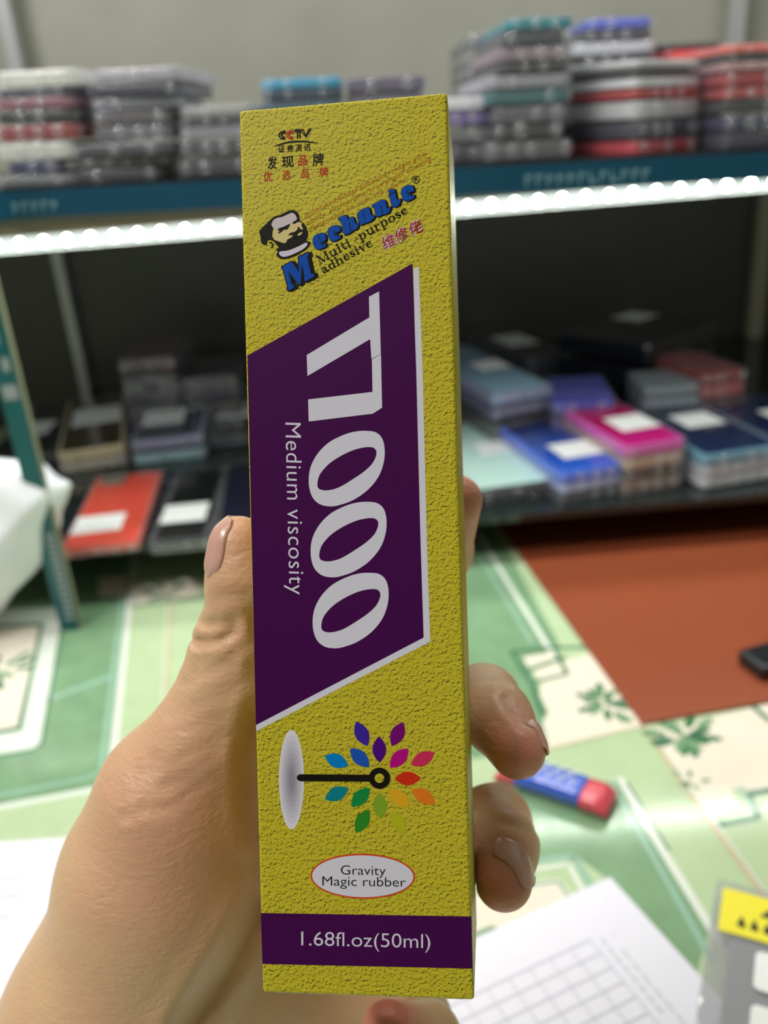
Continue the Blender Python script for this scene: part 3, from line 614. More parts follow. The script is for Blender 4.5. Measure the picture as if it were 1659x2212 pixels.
def hand(p):
    pal = smin(chain(p, thenar, .012), chain(p, heel, .012), .014)
    for c in palms: pal = smin(pal, chain(p, c), .010)
    pal = smin(pal, cone(p, WEB[0], WEB[1], .011, .010), .012)
    th = smin(chain(p, thumb, .006), chain(p, thumb2, .006), .004)
    d = smin(pal, th, .012)
    fs = [smin(pal, chain(p, f, .0035), .006) for f in (index, middle, ring, pinky)]
    for f in fs: d = np.minimum(d, f)
    d = np.maximum(d, .0003-sdbox(p))
    near = np.abs(d) < .004
    if near.any():                       # skin folds, cut from the outside where they lie
        q = p[near]; im = toimg(q); add = np.zeros(len(q))
        for pts, w, dep, dd in crl:
            best = np.full(len(q), 1e9)
            for a, b in zip(pts[:-1], pts[1:]):
                s, t = seg2(im[:, :2], a, b); best = np.minimum(best, s)
            s = np.sqrt(best)*dd/FPX
            add += np.where(im[:, 2] < dd+.014, dep*(np.exp(-(s/w)**2)-.45*np.exp(-((s-2.1*w)/(1.1*w))**2)), 0)
        d = d.copy(); d[near] += add
    return d
allp = np.array([q[0] for ch in (thumb, thumb2, thenar, heel, index, middle, ring, pinky) for q in ch])
lo = allp.min(0)-.034; hi = allp.max(0)+.034
V, Fq = surface(hand, lo, hi, .0021, 1)

skin = bpy.data.materials.new('skin'); skin.use_nodes = True; nt = skin.node_tree; bs = nt.nodes['Principled BSDF']
bs.inputs['Roughness'].default_value = .42; bs.inputs['Subsurface Weight'].default_value = .35; bs.inputs['Subsurface Radius'].default_value = (1, .4, .25); bs.inputs['Subsurface Scale'].default_value = .0025
bs.inputs['Specular IOR Level'].default_value = .45
tc = nt.nodes.new('ShaderNodeTexCoord')
at = nt.nodes.new('ShaderNodeAttribute'); at.attribute_name = 'blush'
nz = nt.nodes.new('ShaderNodeTexNoise'); nz.inputs['Scale'].default_value = 55; nz.inputs['Detail'].default_value = 5; nt.links.new(tc.outputs['Object'], nz.inputs['Vector'])
m1 = nt.nodes.new('ShaderNodeMix'); m1.data_type = 'RGBA'; m1.inputs[6].default_value = lin((214, 180, 140)); m1.inputs[7].default_value = lin((206, 160, 132)); nt.links.new(nz.outputs['Fac'], m1.inputs[0])
m2 = nt.nodes.new('ShaderNodeMix'); m2.data_type = 'RGBA'; m2.inputs[7].default_value = lin((206, 126, 112)); nt.links.new(m1.outputs[2], m2.inputs[6]); nt.links.new(at.outputs['Fac'], m2.inputs[0]); nt.links.new(m2.outputs[2], bs.inputs['Base Color'])
vo = nt.nodes.new('ShaderNodeTexVoronoi'); vo.inputs['Scale'].default_value = 900; nt.links.new(tc.outputs['Object'], vo.inputs['Vector'])
wv = nt.nodes.new('ShaderNodeTexNoise'); wv.inputs['Scale'].default_value = 240; wv.inputs['Detail'].default_value = 6; wv.inputs['Distortion'].default_value = 1.5
mp = nt.nodes.new('ShaderNodeMapping'); mp.inputs['Scale'].default_value = (.55, .8, 1.6); nt.links.new(tc.outputs['Object'], mp.inputs[0]); nt.links.new(mp.outputs[0], wv.inputs['Vector'])
ad = nt.nodes.new('ShaderNodeMath'); ad.operation = 'MULTIPLY_ADD'; ad.inputs[1].default_value = .25; nt.links.new(vo.outputs['Distance'], ad.inputs[0]); nt.links.new(wv.outputs['Fac'], ad.inputs[2])
bp = nt.nodes.new('ShaderNodeBump'); bp.inputs['Strength'].default_value = .42; bp.inputs['Distance'].default_value = .0007; nt.links.new(ad.outputs[0], bp.inputs['Height']); nt.links.new(bp.outputs[0], bs.inputs['Normal'])

hc = C(400, 1900, .23)
person = empty('hand', Vector(hc), "left hand of a person gripping the yellow box, thumb at its left side", 'hand')
ho = mesh('skin_surface', V-hc, Fq.tolist(), skin, person, smooth=True)
bl = np.zeros(len(V))
for q, r, s in ((C(505, 1160, .203), .015, .3), (C(1120, 1630, .205), .013, .85), (C(1085, 1920, .205), .014, .85), (C(1000, 1080, .22), .02, .7), (C(840, 2200, .215), .016, .95), (C(430, 1800, .21), .028, .35), (C(500, 1250, .2), .014, .15)):
    dd = np.sqrt(((V-q)**2).sum(1)); bl = np.maximum(bl, s*np.clip(1.25-dd/r, 0, 1))
atr = ho.data.attributes.new('blush', 'FLOAT', 'POINT'); atr.data.foreach_set('value', bl)

nailm = mat('nail', (206, 156, 144), .3, spec=.5, coat=.15, noise=.06, nscale=200, sss=.2)
def nail(center, nrm, axis, ln, wd, name='fingernail'):
    """axis points to the fingertip; plate is dropped onto the finger along -nrm"""
    nrm = nrm/np.linalg.norm(nrm); axis = axis-nrm*(axis@nrm); axis /= np.linalg.norm(axis); side = np.cross(nrm, axis)
    nu, nv = 15, 17; G = []
    for i in range(nu):
        for j in range(nv):
            u = -1+2*i/(nu-1); v = -1+2*j/(nv-1)
            hw = 1.0 if v > -.2 else math.sqrt(max(.0, 1-((-v-.2)/.8)**2.4))*.98+.02
            if v > .72: hw *= 1-.22*((v-.72)/.28)**2
            G.append(center+axis*ln/2*v*(1-.08*u*u*(v > 0))+side*wd/2*u*hw+nrm*.012)
    G = np.array(G); t = np.zeros(len(G))
    for _ in range(60):
        d = hand(G-nrm*t[:, None]); t += np.clip(d, -.001, .002)*.8
    t = np.minimum(t, .012+wd*.55)
    G = G-nrm*t[:, None]; uu = np.repeat(np.linspace(-1, 1, nu), nv); vv = np.tile(np.linspace(-1, 1, nv), nu)
    Gs = G.reshape(nu, nv, 3).copy()
    for _ in range(3): Gs[1:-1, 1:-1] = (Gs[:-2, 1:-1]+Gs[2:, 1:-1]+Gs[1:-1, :-2]+Gs[1:-1, 2:]+Gs[1:-1, 1:-1]*2)/6
    lift = .00050-.00065*np.abs(uu)**4*(vv < .8)-.0006*np.maximum(0, -vv-.1)**3/.73
    G = Gs.reshape(-1, 3)+nrm*lift[:, None]+axis*(.0002*np.maximum(0, vv)[:, None]**4)
    f = [[i*nv+j, (i+1)*nv+j, (i+1)*nv+j+1, i*nv+j+1] for i in range(nu-1) for j in range(nv-1)]
    o = mesh(name, G-hc, f, nailm, person, smooth=True); md = o.modifiers.new('s', 'SOLIDIFY'); md.thickness = .0003; md.offset = -1
    return o
def cw(x, y, z): return np3(cam2w((x, y, z)))
nail(C(484, 1182, .2035), cw(-.70, -.03, -.71), cw(.05, -1, .0), .0138, .0088, 'thumbnail')
nail(C(1150, 1596, .2090), cw(.95, -.27, .08), cw(.42, .80, -.42), .0086, .0068)
nail(C(1118, 1862, .2070), cw(.74, -.14, -.62), cw(.20, .92, -.22), .0100, .0074)

# ------------------------------------------------------------------ white carrier bag behind the teal post
def bagf(p):
    q = p-bagc; d = cone(p, hpt(20, 1120), hpt(-80, 1230), .045, .05)
    d = smin(d, cone(p, hpt(30, 1060), hpt(-90, 1060), .026, .034), .02)
    d = smin(d, cone(p, hpt(40, 1110), hpt(148, 1046), .024, .004), .02)
    f = .0030*(np.sin(q[:, 0]*60+2*np.sin(q[:, 2]*40))+np.sin(q[:, 2]*70+q[:, 0]*50))*.6+.004*np.abs(np.sin(q[:, 0]*45-q[:, 2]*60+.8*np.sin(q[:, 1]*40)))
    return np.maximum(d+f, (Z+DESK+.001)-p[:, 2])
BGY = .70
hpt = lambda x, y: np3(hy(x, y, BGY))
bagc = hpt(0, 1120)
bl_, bh_ = bagc-np.array([.17, .09, .12]), bagc+np.array([.1, .09, .1])
Vb, Fb = surface(bagf, bl_, bh_, .004, 0)
bo = mesh('plastic_bag', Vb-bagc, Fb.tolist(), mat('white_bag', (236, 238, 244), .3, spec=.6, noise=.03, bump=.3, bscale=40, sss=.0), smooth=True); bo.location = bagc
tag(bo, 'crumpled white plastic bag behind the teal post at the left edge', 'bag')

# ------------------------------------------------------------------ the glue box
box = empty('adhesive_box', None, 'tall narrow yellow and purple adhesive box held upright in the hand', 'box', M=BM)
def printed_yellow():
    m = bpy.data.materials.new('printed_yellow_board'); m.use_nodes = True; nt = m.node_tree; b = nt.nodes['Principled BSDF']
    b.inputs['Roughness'].default_value = .45; b.inputs['Specular IOR Level'].default_value = .22; b.inputs['Coat Weight'].default_value = .05; b.inputs['Coat Roughness'].default_value = .2
    tc = nt.nodes.new('ShaderNodeTexCoord')
    def nz(off, sc):
        mp = nt.nodes.new('ShaderNodeMapping'); mp.inputs['Location'].default_value = off; nt.links.new(tc.outputs['Object'], mp.inputs[0])
        n = nt.nodes.new('ShaderNodeTexNoise'); n.inputs['Scale'].default_value = sc; n.inputs['Detail'].default_value = 3.5; n.inputs['Roughness'].default_value = .62; n.inputs['Distortion'].default_value = .5
        nt.links.new(mp.outputs[0], n.inputs['Vector']); return n.outputs['Fac']
    sb = nt.nodes.new('ShaderNodeMath'); sb.operation = 'SUBTRACT'; nt.links.new(nz((0, 0, 0), 1350), sb.inputs[0]); nt.links.new(nz((.00009, .00017, 0), 1350), sb.inputs[1])
    mr = nt.nodes.new('ShaderNodeMapRange'); mr.inputs[1].default_value = -.16; mr.inputs[2].default_value = .16; nt.links.new(sb.outputs[0], mr.inputs[0])
    cr = nt.nodes.new('ShaderNodeValToRGB'); e = cr.color_ramp.elements; e[0].position = .10; e[0].color = lin((88, 80, 20)); e[1].position = .95; e[1].color = lin((206, 192, 58))
    for ps, c in ((.25, (142, 130, 28)), (.34, (184, 170, 36)), (.6, (194, 180, 40))): q = e.new(ps); q.color = lin(c)
    nt.links.new(mr.outputs[0], cr.inputs[0]); nt.links.new(cr.outputs[0], b.inputs['Base Color'])
    return m
YM = printed_yellow()
bm = bmesh.new(); bm_box(bm, -BW/2, BW/2, -BH/2, BH/2, 0, BD, .0007, 3); bmobj('carton', bm, YM, box, True).data.shade_smooth() if False else bmobj('carton', bm, YM, box)
# tuck flaps seen at the two ends
bm = bmesh.new(); bm_box(bm, -BW/2+.002, BW/2-.002, BH/2-.0006, BH/2+.0006, .0012, BD-.001, .0003, 1); bmobj('end_flap', bm, cmat((200, 190, 120), .5), box)
bm = bmesh.new(); bm_box(bm, -BW/2+.002, BW/2-.002, -BH/2-.0005, -BH/2+.0006, .0016, BD-.001, .0003, 1); bmobj('end_flap', bm, YM, box)
BCn = BM.to_translation(); BNn = BM.to_3x3() @ Vector((0, 0, 1))
def fb(x, y):                           # photo pixel -> box face coordinates
    v = ray(x, y); t = (BCn-EYE).dot(BNn)/v.dot(BNn); q = BMI @ (EYE+v*t); return q.x, q.y
class Art:                              # flat printed artwork on the front face, one mesh per printed element
    def __init__(s, name): s.name = name; s.v = []; s.f = []; s.m = []; s.mats = []
    def mi(s, m):
        if m not in s.mats: s.mats.append(m)
        return s.mats.index(m)
    def addv(s, pts, faces, m, lay):
        b = len(s.v); q = [fb(*p) for p in pts]
        s.v += [(a, c, -.00003*lay-.00002) for a, c in q]; k = s.mi(m)
        for f in faces:
            a, b1, c = [q[i] for i in f[:3]]
            if (b1[0]-a[0])*(c[1]-a[1])-(b1[1]-a[1])*(c[0]-a[0]) > 0: f = list(f)[::-1]
            s.f.append([b+i for i in f]); s.m.append(k)
    def poly(s, pts, m, lay=0):
        vs, fs = tri_poly(pts); s.addv([(v[0], v[1]) for v in vs], fs, m, lay)
    def line(s, pts, w, m, lay=0, closed=False):
        pts = [Vector(p) for p in pts]
        if closed: pts.append(pts[0])
        for a, b in zip(pts[:-1], pts[1:]):
            d = (b-a)
            if d.length < 1e-6: continue
            n = Vector((-d.y, d.x)).normalized()*w/2; s.addv([tuple(a+n), tuple(a-n), tuple(b-n), tuple(b+n)], [[0, 1, 2, 3]], m, lay)
        for a in pts: s.poly([(a.x+w/2*math.cos(t*math.pi/4), a.y+w/2*math.sin(t*math.pi/4)) for t in range(8)], m, lay+.1)
    def ell(s, c, rx, ry, m, lay=0, a=0, n=48):
        ca, sa = math.cos(a), math.sin(a)
        s.poly([(c[0]+rx*math.cos(t)*ca-ry*math.sin(t)*sa, c[1]+rx*math.cos(t)*sa+ry*math.sin(t)*ca) for t in [k*2*math.pi/n for k in range(n)]], m, lay)
    def text(s, body, o, u, v, m, lay=0, bold=0, fit=None, cap=.69, space=1):
        """o baseline start pixel, u baseline end pixel, v vector of the cap height"""
        cu = bpy.data.curves.new('t', 'FONT'); cu.body = body; cu.resolution_u = 5; cu.offset = bold; cu.space_character = space
        ob = bpy.data.objects.new('t', cu); COL.objects.link(ob); dg = bpy.context.evaluated_depsgraph_get()
        me = bpy.data.meshes.new_from_object(ob.evaluated_get(dg)); xs = [q.co.x for q in me.vertices]; x0, x1 = min(xs), max(xs)
        O = Vector(o); U = Vector(u)-O; Vv = Vector(v)
        pts = [tuple(O+U*((q.co.x-x0)/(x1-x0))+Vv*(q.co.y/cap)) for q in me.vertices]
        s.addv(pts, [list(p.vertices) for p in me.polygons], m, lay)
        bpy.data.objects.remove(ob); bpy.data.meshes.remove(me)
    def build(s, label=None):
        o = mesh(s.name, s.v, s.f, s.mats, box, s.m)
        if label: o['label'] = label
        return o
ink = lambda c, r=.42: mat('ink_%d_%d_%d' % c, c, r, spec=.12, noise=.02)
PU, LW, BKI, BLU, ORG, RDI = ink((64, 5, 72)), ink((208, 206, 222)), ink((22, 18, 14)), ink((0, 72, 168)), ink((176, 104, 22)), ink((186, 52, 36))
Zf = lambda ox, oy, sc: (lambda pts: [(ox+x/sc, oy+y/sc) for x, y in pts])
Z2, Z3, Z4, Z8, ZA, ZB, ZC = Zf(500, 600, 2.9625), Zf(500, 1100, 2.9625), Zf(520, 1540, 3.072), Zf(550, 260, 4.1475), Zf(555, 440, 11.057), Zf(670, 380, 6.9125), Zf(560, 270, 10.369)
# purple panel
ar = Art('purple_panel')
ar.poly([(893, 580), (904.5, 576), (913, 800), (922, 1160), (929.5, 1386), (553.5, 1579.5), (553, 1560), (910, 1374)], LW, 0)
ar.poly([(534.5, 768), (891, 569.5), (899, 800), (908, 1160), (915, 1377), (553, 1566)], PU, 1)
ar.build()
# big lettering
ar = Art('product_lettering')
ar.poly(Z2([(880, 122), (945, 88), (956, 488), (896, 521), (888, 393), (487, 629), (482, 495), (883, 254)]), LW, 2)
ar.poly(Z2([(899, 524), (957, 490), (964, 832), (905, 870), (495, 920), (491, 779), (903, 731)]), LW, 2)
def spline(pts, n=5):
    o = []; L = len(pts)
    for i in range(L):
        p0, p1, p2, p3 = [Vector(pts[(i+k-1) % L]) for k in range(4)]
        for j in range(n):
            t = j/n; o.append(tuple(.5*((2*p1)+(p2-p0)*t+(2*p0-5*p1+4*p2-p3)*t*t+(3*p1-p0-3*p2+p3)*t**3)))
    return o
out0 = [(855, 980), (920, 988), (962, 1025), (980, 1090), (975, 1180), (940, 1275), (870, 1360), (780, 1422), (700, 1452), (640, 1463), (572, 1452), (522, 1410), (498, 1340), (497, 1260), (515, 1190), (560, 1115), (630, 1050), (720, 1005), (790, 985)]
in0 = [(868, 1084), (908, 1088), (926, 1108), (924, 1142), (900, 1190), (850, 1238), (790, 1280), (700, 1335), (640, 1356), (592, 1360), (557, 1347), (551, 1312), (566, 1260), (610, 1205), (660, 1165), (730, 1125), (800, 1097)]
for k, (dx, dy) in enumerate(((0, 0), (12, 454), (25, 908))):
    ar.poly(spline(Z2([(x+dx, y+dy) for x, y in out0])), LW, 2); ar.poly(spline(Z2([(x+dx, y+dy) for x, y in in0])), PU, 3)
ar.build('large white product lettering')
ar = Art('viscosity_lettering'); a = Z2([(345, 927), (371, 2026)]); ar.text('Medium viscosity', a[0], a[1], (100/2.9625, 1), LW, 2, bold=-.004, space=1.06); ar.build()
# colour wheel emblem
ar = Art('petal_emblem')
for i in range(8):
    t = i/7; g = (214-int(72*t), 210-int(72*t), 226-int(74*t)); c = Z4([(337, 442)])[0]; ar.ell(c, 83/3.072*(1-.8*t), 330/3.072*(1-.78*t), ink(g), i*.5)
def petal(a, b2, wd, m, lay=1):
    a, b2 = Vector(a), Vector(b2); d = b2-a; n = Vector((-d.y, d.x)).normalized()*wd/2
    ar.poly([tuple(a+d*t+n*math.sin(math.pi*t)**.85) for t in [k/10 for k in range(11)]]+[tuple(a+d*t-n*math.sin(math.pi*t)**.85) for t in [k/10 for k in range(9, 0, -1)]], m, lay)
for x0, y0, x1, y1, c in ((765, 56, 842, 220, (58, 34, 150)), (1078, 60, 1003, 220, (112, 8, 110)), (917, 155, 922, 330, (76, 8, 122)), (558, 284, 713, 350, (0, 122, 196)), (727, 233, 853, 360, (28, 80, 176)), (1112, 236, 990, 363, (176, 8, 124)),
                          (1286, 262, 1131, 346, (198, 44, 88)), (1020, 436, 1195, 433, (198, 44, 22)), (716, 500, 558, 572, (8, 124, 138)), (855, 496, 735, 622, (18, 130, 62)), (920, 528, 928, 703, (122, 158, 38)), (986, 504, 1116, 624, (214, 162, 30)),
                          (1136, 506, 1294, 602, (218, 116, 32)), (850, 640, 764, 796, (44, 130, 34)), (1000, 650, 1088, 802, (172, 176, 28))):
    q = Z4([(x0, y0), (x1, y1)]); petal(q[0], q[1], 92/3.072, ink(c))
q = Z4([(395, 428), (870, 431)]); ar.line(q, 45/3.072, BKI, 5); c = Z4([(921, 431)])[0]; ar.ell(c, 70/3.072, 70/3.072, BKI, 5.5)
ar.ell(c, 31/3.072, 31/3.072, YM, 6.5); ar.build()
# gravity oval
ar = Art('oval_label'); c = Z4([(810, 1083)])[0]; ar.ell(c, 347/3.072, 150/3.072, ink((206, 66, 34)), 1, a=.015); ar.ell(c, 336/3.072, 139/3.072, LW, 2, a=.015)
q = Z4([(665, 1071), (962, 1076), (542, 1144), (1095, 1152)]); ar.text('Gravity', q[0], q[1], (0, -62/3.072), BKI, 3, bold=-.006); ar.text('Magic rubber', q[2], q[3], (0, -62/3.072), BKI, 3, bold=-.006); ar.build()
# band
ar = Art('volume_band'); ar.poly([(563.5, 1972), (1018.5, 1979.5), (1020.6, 2092), (567, 2082)], PU, 1)
q = Z4([(402, 1541), (1258, 1560)]); ar.text('1.68fl.oz(50ml)', q[0], q[1], (0, -93/3.072), LW, 2, bold=-.004); ar.build()
# maker's mark
ar = Art('mechanic_logo')
M0 = ZA([(605, 1510), (825, 1388), (1010, 1640), (1000, 1275), (1215, 1172), (1238, 1240), (1202, 1275), (1290, 1680), (1350, 1668), (1368, 1740), (1150, 1860), (1123, 1785), (1145, 1755), (1075, 1440), (1050, 1900), (1005, 1942), (745, 1600), (835, 1935), (885, 1945), (892, 2000), (755, 2078), (722, 2020), (748, 1990), (640, 1590), (618, 1562)])
sh = [(x+7.5, y+.6) for x, y in M0]; ar.poly(sh, BKI, 1); ar.line(sh, 4.5, BKI, 1, True)
sh2 = [(x+4, y+.5) for x, y in M0]; ar.poly(sh2, BKI, 1.3); ar.line(sh2, 5, BKI, 1.3, True)
ar.line(M0, 4.5, BKI, 2, True); ar.poly(M0, BLU, 3)
G_ = {'e': ([(42, 965), (60, 905), (130, 865), (190, 855), (225, 880), (235, 930), (222, 985), (165, 1018), (175, 1040), (238, 1008), (228, 1055), (170, 1090), (115, 1100), (75, 1075), (50, 1020)], [[(128, 905), (145, 950)], [(150, 1002), (228, 965)]]),
      'c': ([(262, 830), (290, 775), (350, 745), (405, 740), (440, 765), (450, 830), (395, 858), (405, 905), (452, 880), (450, 925), (390, 965), (335, 978), (295, 950), (270, 890)], [[(350, 815), (372, 900)], [(372, 862), (445, 832)]]),
      'h': ([(425, 630), (515, 590), (545, 595), (565, 655), (610, 615), (648, 625), (665, 690), (690, 720), (722, 700), (715, 750), (690, 800), (640, 815), (610, 840), (515, 885), (495, 810), (470, 720), (450, 665), (425, 660)], [[(585, 700), (608, 825)]]),
      'a': ([(705, 590), (730, 540), (780, 505), (850, 475), (880, 480), (900, 560), (925, 600), (960, 590), (945, 640), (900, 680), (850, 700), (800, 715), (760, 735), (735, 715), (715, 650)], [[(800, 560), (815, 640)]]),
      'n': ([(925, 440), (1000, 400), (1060, 360), (1110, 365), (1130, 400), (1145, 480), (1170, 490), (1205, 455), (1190, 510), (1160, 560), (1090, 580), (1060, 590), (1000, 615), (975, 560), (960, 490), (930, 465)], [[(1060, 450), (1088, 585)]]),
      'i': ([(1170, 230), (1200, 205), (1250, 200), (1265, 230), (1280, 300), (1300, 370), (1355, 340), (1340, 400), (1310, 450), (1260, 468), (1225, 450), (1205, 390), (1190, 320), (1170, 310), (1185, 270)], [[(1172, 285), (1258, 248)]])}
G_['c2'] = ([(x+1098, y-598) for x, y in G_['c'][0]], [[(x+1098, y-598) for x, y in l] for l in G_['c'][1]])
for k, (pg, sl) in G_.items():
    pg = spline(ZB(pg), 2)
    for dx, dy, ly in ((4, .8, 1), (2.4, .6, 1.4)): sh = [(x+dx, y+dy) for x, y in pg]; ar.poly(sh, BKI, ly); ar.line(sh, 1.6, BKI, ly, True)
    ar.line(pg, 1.8, BKI, 2, True); ar.poly(pg, BLU, 3)
    for l in sl: ar.line(ZB(l), 1.7, BKI, 4)
c = ZB([(1580, 55)])[0]
ar.line([(c[0]+7.6*math.cos(t*math.pi/12), c[1]+7.6*math.sin(t*math.pi/12)) for t in range(24)], 1.4, BKI, 2, True)
ar.text('R', (c[0]-3, c[1]+5.5), (c[0]+5, c[1]+2), (-1.5, -8.5), BKI, 2, bold=.01); ar.build('blue outlined brand word with a registered mark')
# portrait
ar = Art('portrait_emblem')
ar.poly(spline(ZA([(60, 690), (90, 620), (190, 520), (330, 380), (420, 310), (560, 270), (700, 200), (770, 165), (880, 160), (960, 200), (1010, 280), (1020, 380), (1060, 430), (1130, 480), (1180, 570), (1215, 690), (1215, 790), (1180, 870), (1230, 915), (1290, 915), (1240, 1020), (1150, 1110), (960, 1220), (800, 1290), (620, 1325), (520, 1290), (460, 1220), (510, 1130), (440, 1110), (520, 1050), (480, 1000), (400, 900), (290, 860), (240, 910), (230, 990), (110, 945), (90, 800)]), 2), BKI, 3)
ar.poly(ZA([(345, 500), (400, 600), (380, 680), (372, 790), (420, 870), (560, 920), (650, 950), (700, 930), (730, 860), (830, 810), (862, 752), (740, 770), (800, 700), (900, 680), (975, 620), (970, 570), (1000, 555), (1040, 605), (1085, 630), (1100, 600), (1062, 520), (1085, 470), (1020, 440), (960, 450), (920, 482), (850, 490), (880, 430), (930, 410), (962, 370), (940, 300), (880, 232), (820, 225), (720, 272), (600, 327), (500, 340), (400, 390)]), ink((206, 188, 132)), 4)
ar.poly(ZA([(345, 500), (400, 390), (500, 340), (600, 327), (720, 272), (820, 225), (880, 232), (940, 300), (962, 370), (930, 410), (850, 455), (780, 490), (600, 580), (500, 610), (400, 590)]), ink((198, 186, 192)), 5)
ar.poly(ZA([(500, 630), (540, 590), (660, 550), (780, 488), (797, 512), (730, 620), (640, 628), (590, 680), (520, 717), (508, 700), (556, 650), (505, 645)]), BKI, 6)
ar.poly(ZA([(850, 480), (880, 430), (960, 400), (960, 445), (920, 482)]), BKI, 6)
ar.poly(ZA([(970, 770), (990, 728), (1040, 695), (1095, 682), (1070, 735), (1020, 770)]), ink((206, 188, 132)), 6)
ar.poly(spline(ZA([(530, 1190), (570, 1145), (730, 1130), (900, 1070), (1050, 1000), (1150, 945), (1205, 945), (1205, 1000), (1100, 1100), (900, 1200), (750, 1260), (640, 1275), (570, 1250)]), 2), ink((204, 194, 216)), 6)
ar.line(ZA([(310, 935), (355, 930), (380, 975), (370, 1030), (345, 1050)]), 2.6, BKI, 4); ar.build()
# broadcaster mark and chinese lines
ar = Art('broadcast_mark')
def cpath(cx, cy, rx, ry, a0, a1): return [(cx+rx*math.cos(math.radians(a)), cy+ry*math.sin(math.radians(a))) for a in range(a0, a1+1, 15)]
for cx, cy, m in ((570, 230, BKI), (740, 222, RDI)):
    ar.line(ZC(cpath(cx, cy, 128, 88, 90, 270)+[(cx+15, cy-88)]), 2.9, m, 2); ar.line(ZC(cpath(cx, cy, 76, 48, 90, 270)+[(cx+15, cy-48)]), 2.9, m, 2)
ar.line(ZC([(785, 118), (985, 108), (1045, 270), (1155, 85)]), 2.6, BKI, 2); ar.line(ZC([(795, 155), (940, 145), (1040, 265), (1115, 85)]), 2.2, BKI, 2)
ar.line(ZC([(860, 150), (855, 295)]), 3, BKI, 2); ar.line(ZC([(910, 150), (908, 290)]), 3, BKI, 2)
ar.poly(ZC([(300, 490), (450, 425), (620, 375), (800, 350), (1000, 352), (1200, 378), (1350, 410), (1200, 402), (1000, 388), (800, 390), (620, 412), (450, 455)]), BKI, 2)
for ch, x0, x1, yb, h in (('证', 425, 570, 612, 150), ('券', 620, 770, 602, 150), ('资', 805, 960, 590, 155), ('讯', 1000, 1150, 575, 150)):
    q = ZC([(x0, yb-8), (x1, yb-14)]); ar.text(ch, q[0], q[1], (0, -h/10.369), BKI, 2, bold=.012, cap=.86)
for ch, x0, x1, yb, h, m in (('发', 185, 395, 985, 265, BKI), ('现', 500, 770, 945, 235, BKI), ('品', 870, 1075, 910, 225, RDI), ('牌', 1195, 1440, 905, 255, BKI)):
    q = ZC([(x0, yb-10), (x1, yb-35)]); ar.text(ch, q[0], q[1], (3/10.369, -h/10.369), m, 2, bold=.011, cap=.86)
for ch, x0, x1, yb, h in (('优', 95, 290, 1262, 215), ('选', 520, 700, 1215, 200), ('品', 935, 1115, 1180, 195), ('牌', 1345, 1545, 1158, 205)):
    q = ZC([(x0, yb-8), (x1, yb-20)]); ar.text(ch, q[0], q[1], (1/10.369, -h/10.369), RDI, 2, bold=.004, cap=.86)
ar.build('small black and red broadcaster mark with chinese characters')
# slanted small print
ar = Art('slogan_lettering')
for tx, a, b2 in (('multi-functional adhesive, magic glue', (455, 878), (1535, 318)), ('ability, extraordinary, strength, amazing', (470, 940), (1582, 362)), ('design sold all over the world', (485, 1000), (1350, 552))):
    q = Z8([a, b2]); ar.text(tx, q[0], q[1], (-1.0, -10.5), ORG, 1, bold=-.008)
ar.build('small orange slogan in three slanted lines')
